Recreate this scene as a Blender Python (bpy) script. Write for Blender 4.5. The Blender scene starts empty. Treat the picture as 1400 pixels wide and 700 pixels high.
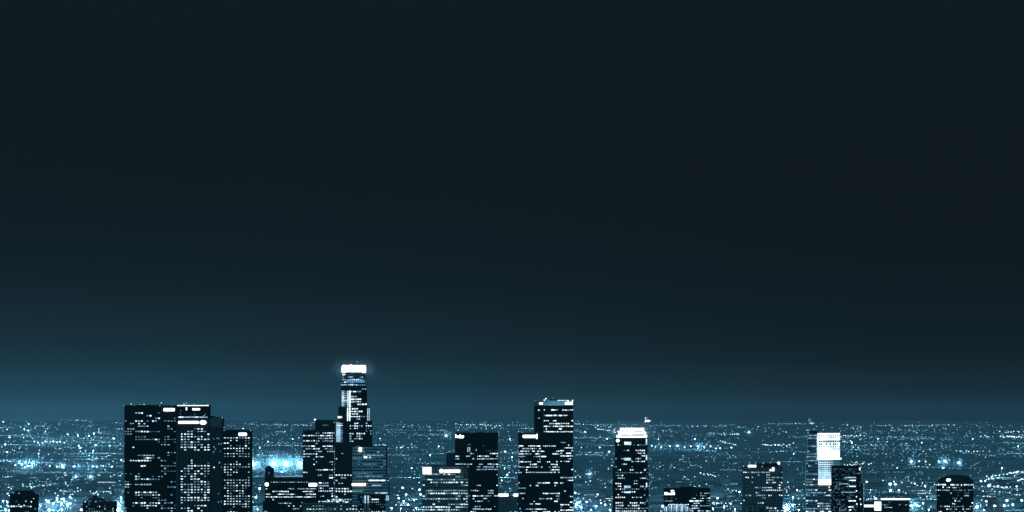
import bpy, bmesh, math, random
from mathutils import Vector, noise

random.seed(7)
S = bpy.context.scene
COL = S.collection

# ------------------------------------------------------------------ camera, sky, light, exposure
K = 1.1 / 8000.0            # metres per photograph pixel (1400 wide) per metre of distance
cam_d = bpy.data.cameras.new("camera")
cam = bpy.data.objects.new("camera", cam_d)
COL.objects.link(cam)
cam.location = (0, 0, 0)
cam.rotation_euler = (math.radians(90), 0, 0)
cam_d.sensor_width = 36.0
cam_d.lens = 36.0 / (1400 * K)
cam_d.shift_y = 225.0 / 1400.0
cam_d.clip_start = 1.0
cam_d.clip_end = 200000.0
S.camera = cam

S.render.engine = 'CYCLES'
S.view_settings.view_transform = 'Standard'
S.view_settings.look = 'None'
S.view_settings.exposure = 0.0
S.view_settings.gamma = 1.0
cy = S.cycles
cy.max_bounces = 3
cy.diffuse_bounces = 1
cy.glossy_bounces = 1
cy.volume_bounces = 0
cy.transmission_bounces = 0
cy.transparent_max_bounces = 4
cy.sample_clamp_indirect = 0.4
cy.use_denoising = True
cy.use_adaptive_sampling = False
try:
    cy.denoiser = 'OPENIMAGEDENOISE'
except Exception:
    pass


def lin(r, g, b):
    def f(c):
        c /= 255.0
        return c / 12.92 if c <= 0.04045 else ((c + 0.055) / 1.055) ** 2.4
    return (f(r), f(g), f(b), 1.0)


def build_world():
    w = bpy.data.worlds.new("World")
    S.world = w
    w.use_nodes = True
    nt = w.node_tree
    N, L = nt.nodes, nt.links
    N.clear()
    out = N.new('ShaderNodeOutputWorld')
    bg = N.new('ShaderNodeBackground')
    tc = N.new('ShaderNodeTexCoord')
    sep = N.new('ShaderNodeSeparateXYZ')
    L.new(tc.outputs['Generated'], sep.inputs[0])
    # height above the horizon -> night sky, brighter in the light dome over the city
    mr = N.new('ShaderNodeMapRange')
    mr.inputs['From Min'].default_value = 0.0
    mr.inputs['From Max'].default_value = 0.08
    L.new(sep.outputs['Z'], mr.inputs['Value'])

    def ramp(stops):
        r = N.new('ShaderNodeValToRGB')
        r.color_ramp.interpolation = 'B_SPLINE'
        e = r.color_ramp.elements
        while len(e) > 1:
            e.remove(e[-1])
        e[0].position, e[0].color = stops[0]
        for p, c in stops[1:]:
            x = e.new(p)
            x.color = c
        L.new(mr.outputs[0], r.inputs[0])
        return r
    rl = ramp(SKY_LEFT)
    rr = ramp(SKY_RIGHT)
    # the dome of light is stronger towards the west (left of the view)
    mx = N.new('ShaderNodeMapRange')
    mx.interpolation_type = 'SMOOTHSTEP'
    mx.inputs['From Min'].default_value = -0.12
    mx.inputs['From Max'].default_value = 0.09
    L.new(sep.outputs['X'], mx.inputs['Value'])
    mix = N.new('ShaderNodeMix')
    mix.data_type = 'RGBA'
    L.new(mx.outputs[0], mix.inputs['Factor'])
    L.new(rl.outputs[0], mix.inputs[6])
    L.new(rr.outputs[0], mix.inputs[7])
    L.new(mix.outputs[2], bg.inputs['Color'])
    bg.inputs['Strength'].default_value = 1.0
    L.new(bg.outputs[0], out.inputs['Surface'])


SKY_LEFT = [(0.0, lin(31, 73, 92)), (0.03, lin(31, 70, 87)), (0.10, lin(28, 59, 73)), (0.18, lin(24, 46, 58)),
            (0.32, lin(18, 32, 39)), (0.55, lin(15, 23, 28)), (1.0, lin(16, 26, 33))]
SKY_RIGHT = [(0.0, lin(17, 31, 38)), (0.03, lin(17, 31, 38)), (0.10, lin(17, 29, 35)), (0.18, lin(16, 27, 32)),
             (0.32, lin(15, 23, 28)), (0.50, lin(15, 22, 27)), (1.0, lin(16, 26, 33))]
build_world()

# faint overhead light of the city's own night sky
sd = bpy.data.lights.new("night_sky_light", 'SUN')
sd.energy = 1.22
sd.color = (0.13, 0.62, 0.98)
sd.angle = math.radians(12)
sun = bpy.data.objects.new("night_sky_light", sd)
COL.objects.link(sun)
sun.rotation_euler = (math.radians(33), 0, math.radians(-25))


# ------------------------------------------------------------------ helpers
def terr(y):
    """height of the ground (eye level = 0)"""
    if y < 0:
        return -2.0
    if y < 2200:
        return -2.0 - 218.0 * (y / 2200.0)
    if y < 20000:
        return -220.0
    if y < 45000:
        return -220.0 + 220.0 * (y - 20000) / 25000.0
    return 0.0 - (y - 45000) * 0.01


def ground_z(x, y):
    b = noise.noise(Vector((x / 900.0, y / 2500.0, 3.0)))
    a = max(0.0, min(1.0, (y - 20000) / 20000.0)) * 5.0
    return terr(y) + b * a


def y_for(py, h=10.0):
    """distance at which a thing h metres above ground stands at photograph row py"""
    lo, hi = 3000.0, 44900.0
    for _ in range(40):
        m = (lo + hi) / 2
        p = 575 - (terr(m) + h) / (K * m)
        if p > py:
            lo = m
        else:
            hi = m
    return lo


def tag(o, label=None, cat=None, group=None, kind=None):
    if label:
        o['label'] = label
    if cat:
        o['category'] = cat
    if group:
        o['group'] = group
    if kind:
        o['kind'] = kind
    return o


def new_obj(name, bm, mats, parent=None, loc=None):
    me = bpy.data.meshes.new(name)
    bm.to_mesh(me)
    bm.free()
    for m in (mats if isinstance(mats, (list, tuple)) else [mats]):
        me.materials.append(m)
    o = bpy.data.objects.new(name, me)
    COL.objects.link(o)
    if parent:
        o.parent = parent
    if loc:
        o.location = loc
    return o


def bm_box(bm, x0, x1, y0, y1, z0, z1, mi=0):
    v = [bm.verts.new(c) for c in ((x0, y0, z0), (x1, y0, z0), (x1, y1, z0), (x0, y1, z0),
                                   (x0, y0, z1), (x1, y0, z1), (x1, y1, z1), (x0, y1, z1))]
    for f in ((0, 3, 2, 1), (4, 5, 6, 7), (0, 1, 5, 4), (1, 2, 6, 5), (2, 3, 7, 6), (3, 0, 4, 7)):
        bm.faces.new([v[i] for i in f]).material_index = mi


def bm_gem(bm, c, rx, rz, mi=0, n=6):
    """small round lamp globe"""
    top = bm.verts.new((c[0], c[1], c[2] + rz))
    bot = bm.verts.new((c[0], c[1], c[2] - rz))
    rings = []
    for zz, rr in ((0.5, 0.87), (-0.5, 0.87)):
        rings.append([bm.verts.new((c[0] + rx * rr * math.cos(a * math.tau / n), c[1] + rx * rr * math.sin(a * math.tau / n),
                                    c[2] + rz * zz)) for a in range(n)])
    for i in range(n):
        j = (i + 1) % n
        bm.faces.new((top, rings[0][i], rings[0][j])).material_index = mi
        bm.faces.new((rings[0][i], rings[1][i], rings[1][j], rings[0][j])).material_index = mi
        bm.faces.new((bot, rings[1][j], rings[1][i])).material_index = mi


# ------------------------------------------------------------------ materials
def emis(name, col, strength):
    m = bpy.data.materials.new(name)
    m.use_nodes = True
    nt = m.node_tree
    p = nt.nodes['Principled BSDF']
    p.inputs['Base Color'].default_value = (0.05, 0.06, 0.07, 1)
    p.inputs['Emission Color'].default_value = (*col, 1)
    p.inputs['Emission Strength'].default_value = strength
    try:
        m.cycles.emission_sampling = 'NONE'
    except Exception:
        pass
    return m


def emis_var(name, col, strength, sx=0.35, lo=0.55):
    """uneven glow for lit glass and floodlit faces"""
    m = emis(name, col, strength)
    nt = m.node_tree
    p = nt.nodes['Principled BSDF']
    g = nt.nodes.new('ShaderNodeNewGeometry')
    n = nt.nodes.new('ShaderNodeTexNoise')
    n.inputs['Scale'].default_value = sx
    n.inputs['Detail'].default_value = 1
    mr = nt.nodes.new('ShaderNodeMapRange')
    mr.inputs['From Min'].default_value = 0.35
    mr.inputs['From Max'].default_value = 0.65
    mr.inputs['To Min'].default_value = strength * lo
    mr.inputs['To Max'].default_value = strength * 1.3
    nt.links.new(g.outputs['Position'], n.inputs['Vector'])
    nt.links.new(n.outputs['Fac'], mr.inputs['Value'])
    nt.links.new(mr.outputs[0], p.inputs['Emission Strength'])
    return m


W_HOT = emis_var("window_light_bright", (0.72, 0.90, 1.0), 1.75, 0.22, 0.45)
W_MID = emis_var("window_light_medium", (0.46, 0.78, 1.0), 0.8, 0.22, 0.4)
W_DIM = emis_var("window_light_dim", (0.22, 0.55, 0.72), 0.38)
W_BLU = emis_var("window_light_blue", (0.16, 0.50, 0.95), 0.65)
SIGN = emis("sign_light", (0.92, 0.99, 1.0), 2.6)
FLOODLIT = emis_var("floodlit_and_lit_glass", (0.50, 0.80, 1.0), 1.35, 0.08, 0.55)  # serves floodlit faces too, their floodlight put in as emission
LATTICE_UPLIT = emis_var("lattice_and_uplit_glow", (0.68, 0.90, 1.0), 1.9, 0.08, 0.7)  # also the brighter uplit strips, floodlight given as emission
PALE_GLOW = emis_var("lit_band_teal", (0.10, 0.33, 0.47), 0.55, 0.05, 0.7)
L_HOT = emis("lamp_white", (0.66, 0.90, 1.0), 2.6)
L_MID = emis("lamp_pale_blue", (0.38, 0.78, 1.0), 1.15)
L_DIM = emis("lamp_dim_teal", (0.22, 0.60, 0.78), 0.5)
L_BLU = emis("lamp_blue", (0.14, 0.50, 0.90), 0.8)
WM = {'h': W_HOT, 'm': W_MID, 'd': W_DIM, 'b': W_BLU}


def facade(name, spandrel, glass, fu=0.22, fv=0.3, rough=0.35):
    """curtain wall: UV counts columns and floors; spandrel/mullion grid round dark panes"""
    m = bpy.data.materials.new(name)
    m.use_nodes = True
    nt = m.node_tree
    N, L = nt.nodes, nt.links
    p = N['Principled BSDF']
    uv = N.new('ShaderNodeUVMap')
    sp = N.new('ShaderNodeSeparateXYZ')
    L.new(uv.outputs[0], sp.inputs[0])

    def cell(out, t):
        a = N.new('ShaderNodeMath')
        a.operation = 'FRACT'
        L.new(out, a.inputs[0])
        b = N.new('ShaderNodeMath')
        b.operation = 'GREATER_THAN'
        b.inputs[1].default_value = t
        L.new(a.outputs[0], b.inputs[0])
        return b
    a, b = cell(sp.outputs['X'], fu), cell(sp.outputs['Y'], fv)
    mul = N.new('ShaderNodeMath')
    mul.operation = 'MULTIPLY'
    L.new(a.outputs[0], mul.inputs[0])
    L.new(b.outputs[0], mul.inputs[1])
    # blinds and rooms: every pane a little different
    fl = N.new('ShaderNodeVectorMath')
    fl.operation = 'FLOOR'
    L.new(uv.outputs[0], fl.inputs[0])
    wn = N.new('ShaderNodeTexWhiteNoise')
    wn.noise_dimensions = '2D'
    L.new(fl.outputs[0], wn.inputs['Vector'])
    gm = N.new('ShaderNodeMix')
    gm.data_type = 'RGBA'
    gm.inputs[6].default_value = (*[c * 0.5 for c in glass], 1)
    gm.inputs[7].default_value = (*[min(1, c * 1.7) for c in glass], 1)
    L.new(wn.outputs['Value'], gm.inputs['Factor'])
    ns = N.new('ShaderNodeTexNoise')
    ns.inputs['Scale'].default_value = 0.12
    ns.inputs['Detail'].default_value = 4
    L.new(uv.outputs[0], ns.inputs['Vector'])
    sm = N.new('ShaderNodeMix')
    sm.data_type = 'RGBA'
    sm.inputs[6].default_value = (*[c * 0.6 for c in spandrel], 1)
    sm.inputs[7].default_value = (*[min(1, c * 1.3) for c in spandrel], 1)
    L.new(ns.outputs['Fac'], sm.inputs['Factor'])
    mx = N.new('ShaderNodeMix')
    mx.data_type = 'RGBA'
    L.new(mul.outputs[0], mx.inputs['Factor'])
    L.new(sm.outputs[2], mx.inputs[6])
    L.new(gm.outputs[2], mx.inputs[7])
    L.new(mx.outputs[2], p.inputs['Base Color'])
    p.inputs['Roughness'].default_value = rough
    p.inputs['Specular IOR Level'].default_value = 0.0
    return m


def plain(name, col, rough=0.8, scale=0.05):
    m = bpy.data.materials.new(name)
    m.use_nodes = True
    nt = m.node_tree
    p = nt.nodes['Principled BSDF']
    g = nt.nodes.new('ShaderNodeNewGeometry')
    n = nt.nodes.new('ShaderNodeTexNoise')
    n.inputs['Scale'].default_value = scale
    n.inputs['Detail'].default_value = 5
    mx = nt.nodes.new('ShaderNodeMix')
    mx.data_type = 'RGBA'
    mx.inputs[6].default_value = (*[c * 0.6 for c in col], 1)
    mx.inputs[7].default_value = (*[min(1, c * 1.35) for c in col], 1)
    nt.links.new(g.outputs['Position'], n.inputs['Vector'])
    nt.links.new(n.outputs['Fac'], mx.inputs['Factor'])
    nt.links.new(mx.outputs[2], p.inputs['Base Color'])
    p.inputs['Roughness'].default_value = rough
    p.inputs['Specular IOR Level'].default_value = 0.0
    return m


W_OFF = plain('unlit_window_glass', (0.03, 0.035, 0.04), 0.3)
WM['k'] = W_OFF
F_BLACK = facade("facade_black_glass", (0.012, 0.013, 0.015), (0.010, 0.011, 0.013), 0.2, 0.35)
F_DARK = facade("facade_dark_stone", (0.035, 0.035, 0.036), (0.012, 0.013, 0.014), 0.3, 0.35)
F_RIB = facade("facade_dark_ribs", (0.085, 0.085, 0.088), (0.02, 0.02, 0.022), 0.5, 0.0)
F_GREY = facade("facade_grey_stone", (0.24, 0.24, 0.24), (0.03, 0.032, 0.035), 0.32, 0.3)
F_GRID = facade("facade_pale_grid", (0.30, 0.29, 0.28), (0.035, 0.038, 0.04), 0.22, 0.24)
F_BAND = facade("facade_pale_bands", (0.60, 0.59, 0.58), (0.08, 0.083, 0.086), 0.05, 0.42)
F_GLASS = facade("facade_blue_glass", (0.40, 0.40, 0.40), (0.08, 0.085, 0.09), 0.1, 0.25)
M_ROOF = plain("roof_dark_gravel", (0.03, 0.03, 0.03))
M_CROWN = plain("crown_panel_grey", (0.16, 0.16, 0.16))
M_PALE = plain("pale_concrete", (0.38, 0.38, 0.37))
M_METAL = plain("mast_steel", (0.08, 0.08, 0.08), 0.5)
M_LOW = [plain("low_block_%s" % k, c) for k, c in (("plaster", (0.40, 0.38, 0.36)), ("brick", (0.18, 0.12, 0.10)), ("concrete", (0.28, 0.28, 0.27)))]


# ------------------------------------------------------------------ ground and haze
def ground_material():
    m = bpy.data.materials.new("city_plain")
    m.use_nodes = True
    nt = m.node_tree
    N, L = nt.nodes, nt.links
    p = N['Principled BSDF']
    g = N.new('ShaderNodeNewGeometry')
    # blocks of roofs, yards, asphalt and planted land
    mp = N.new('ShaderNodeMapping')
    mp.inputs['Scale'].default_value = (1 / 900, 1 / 1500, 1)
    L.new(g.outputs['Position'], mp.inputs['Vector'])
    n1 = N.new('ShaderNodeTexNoise')
    n1.inputs['Scale'].default_value = 1.0
    n1.inputs['Detail'].default_value = 8
    n1.inputs['Roughness'].default_value = 0.65
    L.new(mp.outputs[0], n1.inputs['Vector'])
    v = N.new('ShaderNodeTexVoronoi')
    v.distance = 'CHEBYCHEV'
    v.inputs['Scale'].default_value = 1 / 90.0
    L.new(g.outputs['Position'], v.inputs['Vector'])
    r = N.new('ShaderNodeValToRGB')
    e = r.color_ramp.elements
    e[0].position, e[0].color = 0.36, (0.05, 0.055, 0.045, 1)
    e[1].position, e[1].color = 0.66, (0.28, 0.27, 0.26, 1)
    L.new(n1.outputs['Fac'], r.inputs[0])
    bw = N.new('ShaderNodeRGBToBW')
    L.new(v.outputs['Color'], bw.inputs[0])
    mr = N.new('ShaderNodeMapRange')
    mr.inputs['To Min'].default_value = 0.5
    mr.inputs['To Max'].default_value = 1.4
    L.new(bw.outputs[0], mr.inputs['Value'])
    sc = N.new('ShaderNodeVectorMath')
    sc.operation = 'SCALE'
    L.new(r.outputs[0], sc.inputs[0])
    L.new(mr.outputs[0], sc.inputs['Scale'])
    L.new(sc.outputs[0], p.inputs['Base Color'])
    p.inputs['Roughness'].default_value = 0.95
    p.inputs['Specular IOR Level'].default_value = 0.0
    return m


def build_ground():
    ys = [-900, -300, 0]
    y = 0
    while y < 2400:
        y += 150
        ys.append(y)
    while y < 45500:
        y += 350
        ys.append(y)
    ys += [46200, 47000]
    xs = [-11000 + 250 * i for i in range(89)]
    bm = bmesh.new()
    rows = [[bm.verts.new((x, yy, ground_z(x, yy))) for x in xs] for yy in ys]
    for j in range(len(ys) - 1):
        for i in range(len(xs) - 1):
            bm.faces.new((rows[j][i], rows[j][i + 1], rows[j + 1][i + 1], rows[j + 1][i]))
    o = new_obj("ground", bm, ground_material())
    tag(o, kind='structure')


build_ground()

hz = bmesh.new()
bm_box(hz, -11050, 11050, -950, 47050, -222, 125)
hm = bpy.data.materials.new("haze")
hm.use_nodes = True
hm.node_tree.nodes.clear()
ho = hm.node_tree.nodes.new('ShaderNodeOutputMaterial')
hv = hm.node_tree.nodes.new('ShaderNodeVolumePrincipled')
hv.inputs['Color'].default_value = (0.93, 0.97, 1.0, 1)
hv.inputs['Density'].default_value = 1.1e-5
hm.node_tree.links.new(hv.outputs[0], ho.inputs['Volume'])
haze = new_obj("haze", hz, hm)
tag(haze, kind='stuff')


# ------------------------------------------------------------------ buildings
CUBE = {}


def unit_cube(mat):
    if mat.name not in CUBE:
        bm = bmesh.new()
        bm_box(bm, -.5, .5, -.5, .5, -.5, .5)
        me = bpy.data.meshes.new("window")
        bm.to_mesh(me)
        bm.free()
        me.materials.append(mat)
        CUBE[mat.name] = me
    return CUBE[mat.name]


class Building:
    def __init__(self, name, label, Y, px, cat='building', group=None, h_at=None):
        self.Y = Y
        self.x0 = (px - 700) * K * Y
        self.gz = ground_z(self.x0, Y)
        self.root = bpy.data.objects.new(name, None)
        COL.objects.link(self.root)
        self.root.location = (self.x0, Y, self.gz)
        tag(self.root, label, cat, group)
        self.wins = []
        self.px0 = px

    def X(self, px, dy=0.0):
        return (px - 700) * K * self.Y - self.x0

    def Z(self, py):
        return (575 - py) * K * self.Y - self.gz

    def block(self, name, pts, ytop, mat, ybot=None, depth=45.0, floor=3.7, col=4.2, dy=0.0, parent=None, roof=True, taper=0.0):
        """prism; pts = visible front corners, left to right, as (photograph column, metres set back)"""
        P = [(self.X(a), b + dy) for a, b in pts]
        P2 = P + [(P[-1][0] - 0.5, depth + dy), (P[0][0] + 0.5, depth + dy)]
        z1 = self.Z(ytop)
        z0 = 0.0 if ybot is None else self.Z(ybot)
        bm = bmesh.new()
        uvl = bm.loops.layers.uv.new("UVMap")
        n = len(P2)
        lo = [bm.verts.new((x, y, z0)) for x, y in P2]
        hi = [bm.verts.new((x, y, z1)) for x, y in P2]
        fl = floor * K * self.Y
        cw = col * K * self.Y
        faces = []
        for i in range(n):
            j = (i + 1) % n
            f = bm.faces.new((lo[i], lo[j], hi[j], hi[i]))
            d = math.hypot(P2[j][0] - P2[i][0], P2[j][1] - P2[i][1])
            nc = max(1, round(abs(P2[j][0] - P2[i][0]) / cw)) if abs(P2[j][0] - P2[i][0]) > 1 else max(1, round(d / cw))
            vals = [(0, (z1 - z0) / fl), (nc, (z1 - z0) / fl), (nc, 0), (0, 0)]
            for lp, uv in zip(f.loops, vals):
                lp[uvl].uv = uv
            if i < len(P) - 1:
                faces.append((P2[i], P2[j], z1, z0, nc, fl))
        rf = bm.faces.new(hi)
        rf.material_index = 1
        bm.faces.new(list(reversed(lo))).material_index = 1
        o = new_obj(name, bm, [mat, M_ROOF], parent or self.root)
        if roof:      # a parapet standing proud of the roof slab
            bm = bmesh.new()
            t = 0.8
            for i in range(n):
                a, b = Vector(P2[i]), Vector(P2[(i + 1) % n])
                d = (b - a)
                if d.length < 2:
                    continue
                d.normalize()
                nn = Vector((-d.y, d.x))
                a2, b2 = a + d * 0.0 + nn * 0.02, b - d * (t + 0.03) + nn * 0.02
                q = [a2, b2, b2 + nn * t, a2 + nn * t]
                l_ = [bm.verts.new((v.x, v.y, z1 + 0.003)) for v in q]
                h_ = [bm.verts.new((v.x, v.y, z1 + 1.3)) for v in q]
                for k in range(4):
                    bm.faces.new((l_[k], l_[(k + 1) % 4], h_[(k + 1) % 4], h_[k]))
                bm.faces.new(h_)
            new_obj('parapet', bm, M_ROOF, o)
        return faces

    def windows(self, face, y0, y1=706, bands=None, dens=0.5, fill=(0.62, 0.55), runs=False, mix='hhmmd', seed=0,
                c0=0.0, c1=1.0, coh=0.5, fixed_cols=None, rowvar=0.8):
        """lit panes on one face between photograph rows y0..y1; only the lit ones are built proud of the glass"""
        A, B, z1, z0, nc, fl = face
        rnd = random.Random(seed * 7919 + int(y0 * 13) + int(A[0] * 3))
        d = Vector((B[0] - A[0], B[1] - A[1]))
        Lm = d.length
        d.normalize()
        nrm = Vector((d.y, -d.x))
        cw = Lm / nc
        ang = math.atan2(d.y, d.x)
        zt, zb = self.Z(y0), self.Z(y1)
        r = 0
        while True:
            zc = z1 - (r + 0.5 + 0.15) * fl
            r += 1
            if zc > zt:
                continue
            if zc < zb or zc < z0:
                break
            py = 575 - (zc + self.gz) / (K * self.Y)
            dn = dens
            if bands:
                for b in bands:
                    if b[0] <= py < b[1]:
                        dn = b[2]
            u = rnd.random()
            rd = dn * ((1 - rowvar) + rowvar * (0.12 if u < 0.3 else (1.75 if u > 0.72 else 0.9)))
            rd = min(0.9, rd)
            tone = rnd.choice(mix)
            state = rnd.random() < rd
            cells = []
            for c in range(nc):
                if rnd.random() > coh:
                    state = rnd.random() < rd
                f = (c + 0.5) / nc
                ok = state and c0 <= f <= c1
                cells.append(ok)
            c = 0
            while c < nc:
                if not cells[c]:
                    c += 1
                    continue
                e = c
                if runs:
                    while e + 1 < nc and cells[e + 1] and rnd.random() < 0.38:
                        e += 1
                w = (e - c) * cw + cw * fill[0] * rnd.uniform(0.62, 1.15)
                h = fl * fill[1] * rnd.choice((1, 1, .9, 0.75, 0.5))
                mid = Vector(A) + d * ((c + e) / 2 + 0.5 + 0.05) * cw + nrm * 0.10
                t = tone if rnd.random() < 0.5 else rnd.choice(mix)
                self.wins.append((w * h, mid.x, mid.y, zc + rnd.uniform(-.05, .05) * fl, w, h, ang, WM[t]))
                c = e + 1

    def win(self, px0, px1, py0, py1, t='h', y=-0.15):
        """one lit opening placed on a front face"""
        xa, xb, za, zb = self.X(px0), self.X(px1), self.Z(py1), self.Z(py0)
        self.wins.append(((xb - xa) * (zb - za), (xa + xb) / 2, y, (za + zb) / 2, xb - xa, zb - za, 0.0, WM[t]))

    def box(self, name, px0, px1, py0, py1, mat, y0=0.0, y1=20.0, parent=None, label=None):
        bm = bmesh.new()
        bm_box(bm, self.X(px0), self.X(px1), y0, y1, self.Z(py1), self.Z(py0))
        o = new_obj(name, bm, mat, parent or self.root)
        if label:
            o['label'] = label
        return o

    def pill(self, name, px0, px1, py0, py1, y=-1.0, mat=None, ell=False, th=0.8):
        """rounded illuminated sign cabinet"""
        xa, xb, za, zb = self.X(px0), self.X(px1), self.Z(py1), self.Z(py0)
        cx, cz, hw, hh = (xa + xb) / 2, (za + zb) / 2, (xb - xa) / 2, (zb - za) / 2
        pts = []
        n = 24
        r = min(hh, hw) * 0.7
        for k in range(n):
            a = math.tau * (k + 0.5) / n
            ca, sa = math.cos(a), math.sin(a)
            if ell:
                pts.append((cx + hw * ca, cz + hh * sa))
            else:
                pts.append((cx + math.copysign(hw - r, ca) + r * ca, cz + math.copysign(hh - r, sa) + r * sa))
        bm = bmesh.new()
        f_ = [bm.verts.new((x, y - th, z)) for x, z in pts]
        b_ = [bm.verts.new((x, y + 0.9, z)) for x, z in pts]
        bm.faces.new(f_)
        bm.faces.new(list(reversed(b_)))
        for i in range(n):
            j = (i + 1) % n
            bm.faces.new((f_[i], b_[i], b_[j], f_[j]))
        return new_obj(name, bm, mat or SIGN, self.root)

    def strokes(self, px0, px1, py0, py1, n, y=-0.6, seed=1):
        """lit sign whose letters run together at this distance: one mesh of uneven bright strokes"""
        rnd = random.Random(seed)
        bm = bmesh.new()
        w = (px1 - px0) / n
        for i in range(n):
            a = px0 + i * w
            tall = rnd.random() < 0.35
            t0 = py0 if tall else py0 + (py1 - py0) * 0.28
            t1 = py1 if rnd.random() < 0.2 else py1 - (py1 - py0) * 0.14
            bm_box(bm, self.X(a + 0.02), self.X(a + w * 0.9), y - 0.5, y + 0.5, self.Z(t1), self.Z(t0))
        return new_obj('sign', bm, SIGN, self.root)

    def lamp(self, px, py, r=0.55, mat=None, y=1.0, zs=1.0, name='roof_light'):
        rr = r * K * self.Y
        bm = bmesh.new()
        bm_gem(bm, (self.X(px), y, self.Z(py)), rr, rr * zs)
        return new_obj(name, bm, mat or L_MID, self.root)

    def mast(self, px, py0, py1, w=0.25, y=15.0, lit=None):
        h = w * K * self.Y / 2
        x = self.X(px)
        bm = bmesh.new()
        bm_box(bm, x - h, x + h, y - h, y + h, self.Z(py1), self.Z(py0))
        o = new_obj('antenna', bm, M_METAL, self.root)
        if lit:
            self.lamp(px, py0 - 0.3, lit, L_MID, y)
        return o

    def clutter(self, px0, px1, py, n, seed=3):
        """plant rooms, vents and rails on a flat roof"""
        rnd = random.Random(seed)
        for i in range(n):
            a = rnd.uniform(px0, px1 - 2)
            w = rnd.uniform(.8, 4.5)
            d = rnd.uniform(4, 24)
            self.box('roof_plant', a, min(px1, a + w), py - rnd.uniform(.7, 2.1), py - .02, M_ROOF, d + i * .03, d + 7)
        for i in range(max(1, n // 3)):
            a = rnd.uniform(px0, px1)
            self.mast(a, py - rnd.uniform(2.5, 5), py, .3, rnd.uniform(4, 20))

    def finish(self):
        self.wins.sort(key=lambda w: -w[0])
        for i, (a, x, y, z, w, h, ang, m) in enumerate(self.wins[:100]):
            o = bpy.data.objects.new('window', unit_cube(m))
            COL.objects.link(o)
            o.parent = self.root
            o.location = (x, y, z)
            o.rotation_euler = (0, 0, ang)
            o.scale = (w, 0.36, h)
        rest = self.wins[100:]
        if rest:
            bm = bmesh.new()
            mats = [W_HOT, W_MID, W_DIM, W_BLU, W_OFF]
            for (a, x, y, z, w, h, ang, m) in rest:
                ca, sa = math.cos(ang), math.sin(ang)
                vs = []
                for (lx, ly, lz) in ((-1, -1, -1), (1, -1, -1), (1, 1, -1), (-1, 1, -1), (-1, -1, 1), (1, -1, 1), (1, 1, 1), (-1, 1, 1)):
                    ux, uy = lx * w / 2, ly * 0.18
                    vs.append(bm.verts.new((x + ux * ca - uy * sa, y + ux * sa + uy * ca, z + lz * h / 2)))
                mi = mats.index(m)
                for f in ((0, 3, 2, 1), (4, 5, 6, 7), (0, 1, 5, 4), (1, 2, 6, 5), (2, 3, 7, 6), (3, 0, 4, 7)):
                    bm.faces.new([vs[i] for i in f]).material_index = mi
            o = new_obj('smaller_windows', bm, mats, self.root)
            tag(o, kind='stuff')


# --- far left dark block
b = Building('office_block', "squat black block with a small penthouse at the far left, hardly any lit windows", 8600, 31)
f = b.block('wall', [(13, 4), (14, 0), (50, 0)], 676, F_BLACK, floor=3.5, col=3.2)
b.block('penthouse', [(21, 6), (43, 6)], 670.8, F_BLACK, 676.02, depth=30, roof=False)
b.box('roof_plant', 19, 45, 672.6, 675.95, M_ROOF, 10, 34)
b.windows(f[1], 678, dens=0.12, mix='mddh', seed=1)
for x, y, r in ((26, 674.5, .5), (43, 686, .8), (33, 691, .8), (46, 681.5, .5), (26, 690, .5)):
    b.lamp(x, y, r, L_HOT, -0.8)
for x in (15, 48):
    b.lamp(x, 675.4, .45, L_MID, .5)
b.finish()

# --- block with hipped roof
b = Building('hotel_block', "low dark block with a stepped hipped roof speckled with tiny lights, lower left", 8500, 135)
f = b.block('wall', [(113, 0), (145, 0)], 687, F_DARK, floor=3.3, col=3.6)
f2 = b.block('side_wing', [(145.05, 2), (156, 2), (157.5, 8)], 686.6, F_DARK, floor=3.3, col=3.2, depth=38)
bm = bmesh.new()
base = [(113.4, 0.5, 686.9), (144.6, 0.5, 686.9), (144.6, 42, 686.9), (113.4, 42, 686.9)]
top = [(123, 14, 681), (137, 14, 681), (137, 30, 681), (123, 30, 681)]
lo = [bm.verts.new((b.X(a), y, b.Z(z))) for a, y, z in base]
hi = [bm.verts.new((b.X(a), y, b.Z(z))) for a, y, z in top]
bm.faces.new(hi)
bm.faces.new(list(reversed(lo)))
for i in range(4):
    bm.faces.new((lo[i], lo[(i + 1) % 4], hi[(i + 1) % 4], hi[i]))
new_obj('hipped_roof', bm, M_ROOF, b.root)
b.box('chimney_block', 125.5, 131.5, 678, 681.0, F_DARK, 16, 28)
b.windows(f[0], 688, dens=0.35, mix='hmmd', coh=0.1, seed=2, fill=(.4, .45))
b.windows(f2[0], 688, dens=0.3, mix='hmmd', coh=0.1, seed=3, fill=(.4, .45))
for k in range(9):
    b.lamp(random.uniform(115, 142), random.uniform(684.5, 686.5), .45, random.choice((L_MID, L_HOT)), -0.5)
b.finish()

# --- left twin towers
b = Building('office_tower', "broad black tower with scattered lit rows, leftmost of the tall left cluster", 7950, 204)
f = b.block('wall', [(169, 14), (184, 0), (219, 0), (240, 16)], 555, F_BLACK, floor=3.62, col=4.1, depth=50)
b.windows(f[0], 561, dens=0.2, bands=[(561, 570, .1), (588, 602, .3), (602, 640, .05), (640, 672, .25), (672, 710, .45)], mix='mmddh', seed=4, fill=(.6, .42))
b.windows(f[1], 564, dens=0.42, bands=[(555, 571, .5), (571, 588, .4), (588, 603, .7), (603, 624, .12), (624, 632, .55), (632, 650, .22), (650, 664, .75), (664, 670, .1), (670, 683, .9), (683, 710, .5)],
          mix='hhmmdb', seed=5, fill=(.72, .5), rowvar=.5)
b.windows(f[2], 566, dens=0.25, bands=[(563, 600, .22), (600, 640, .5), (640, 660, .3), (660, 710, .35)], mix='ddmb', seed=6, fill=(.6, .42), coh=.3)
b.pill('sign', 223.6, 239.0, 558.0, 562.2, y=-1.6)
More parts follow.
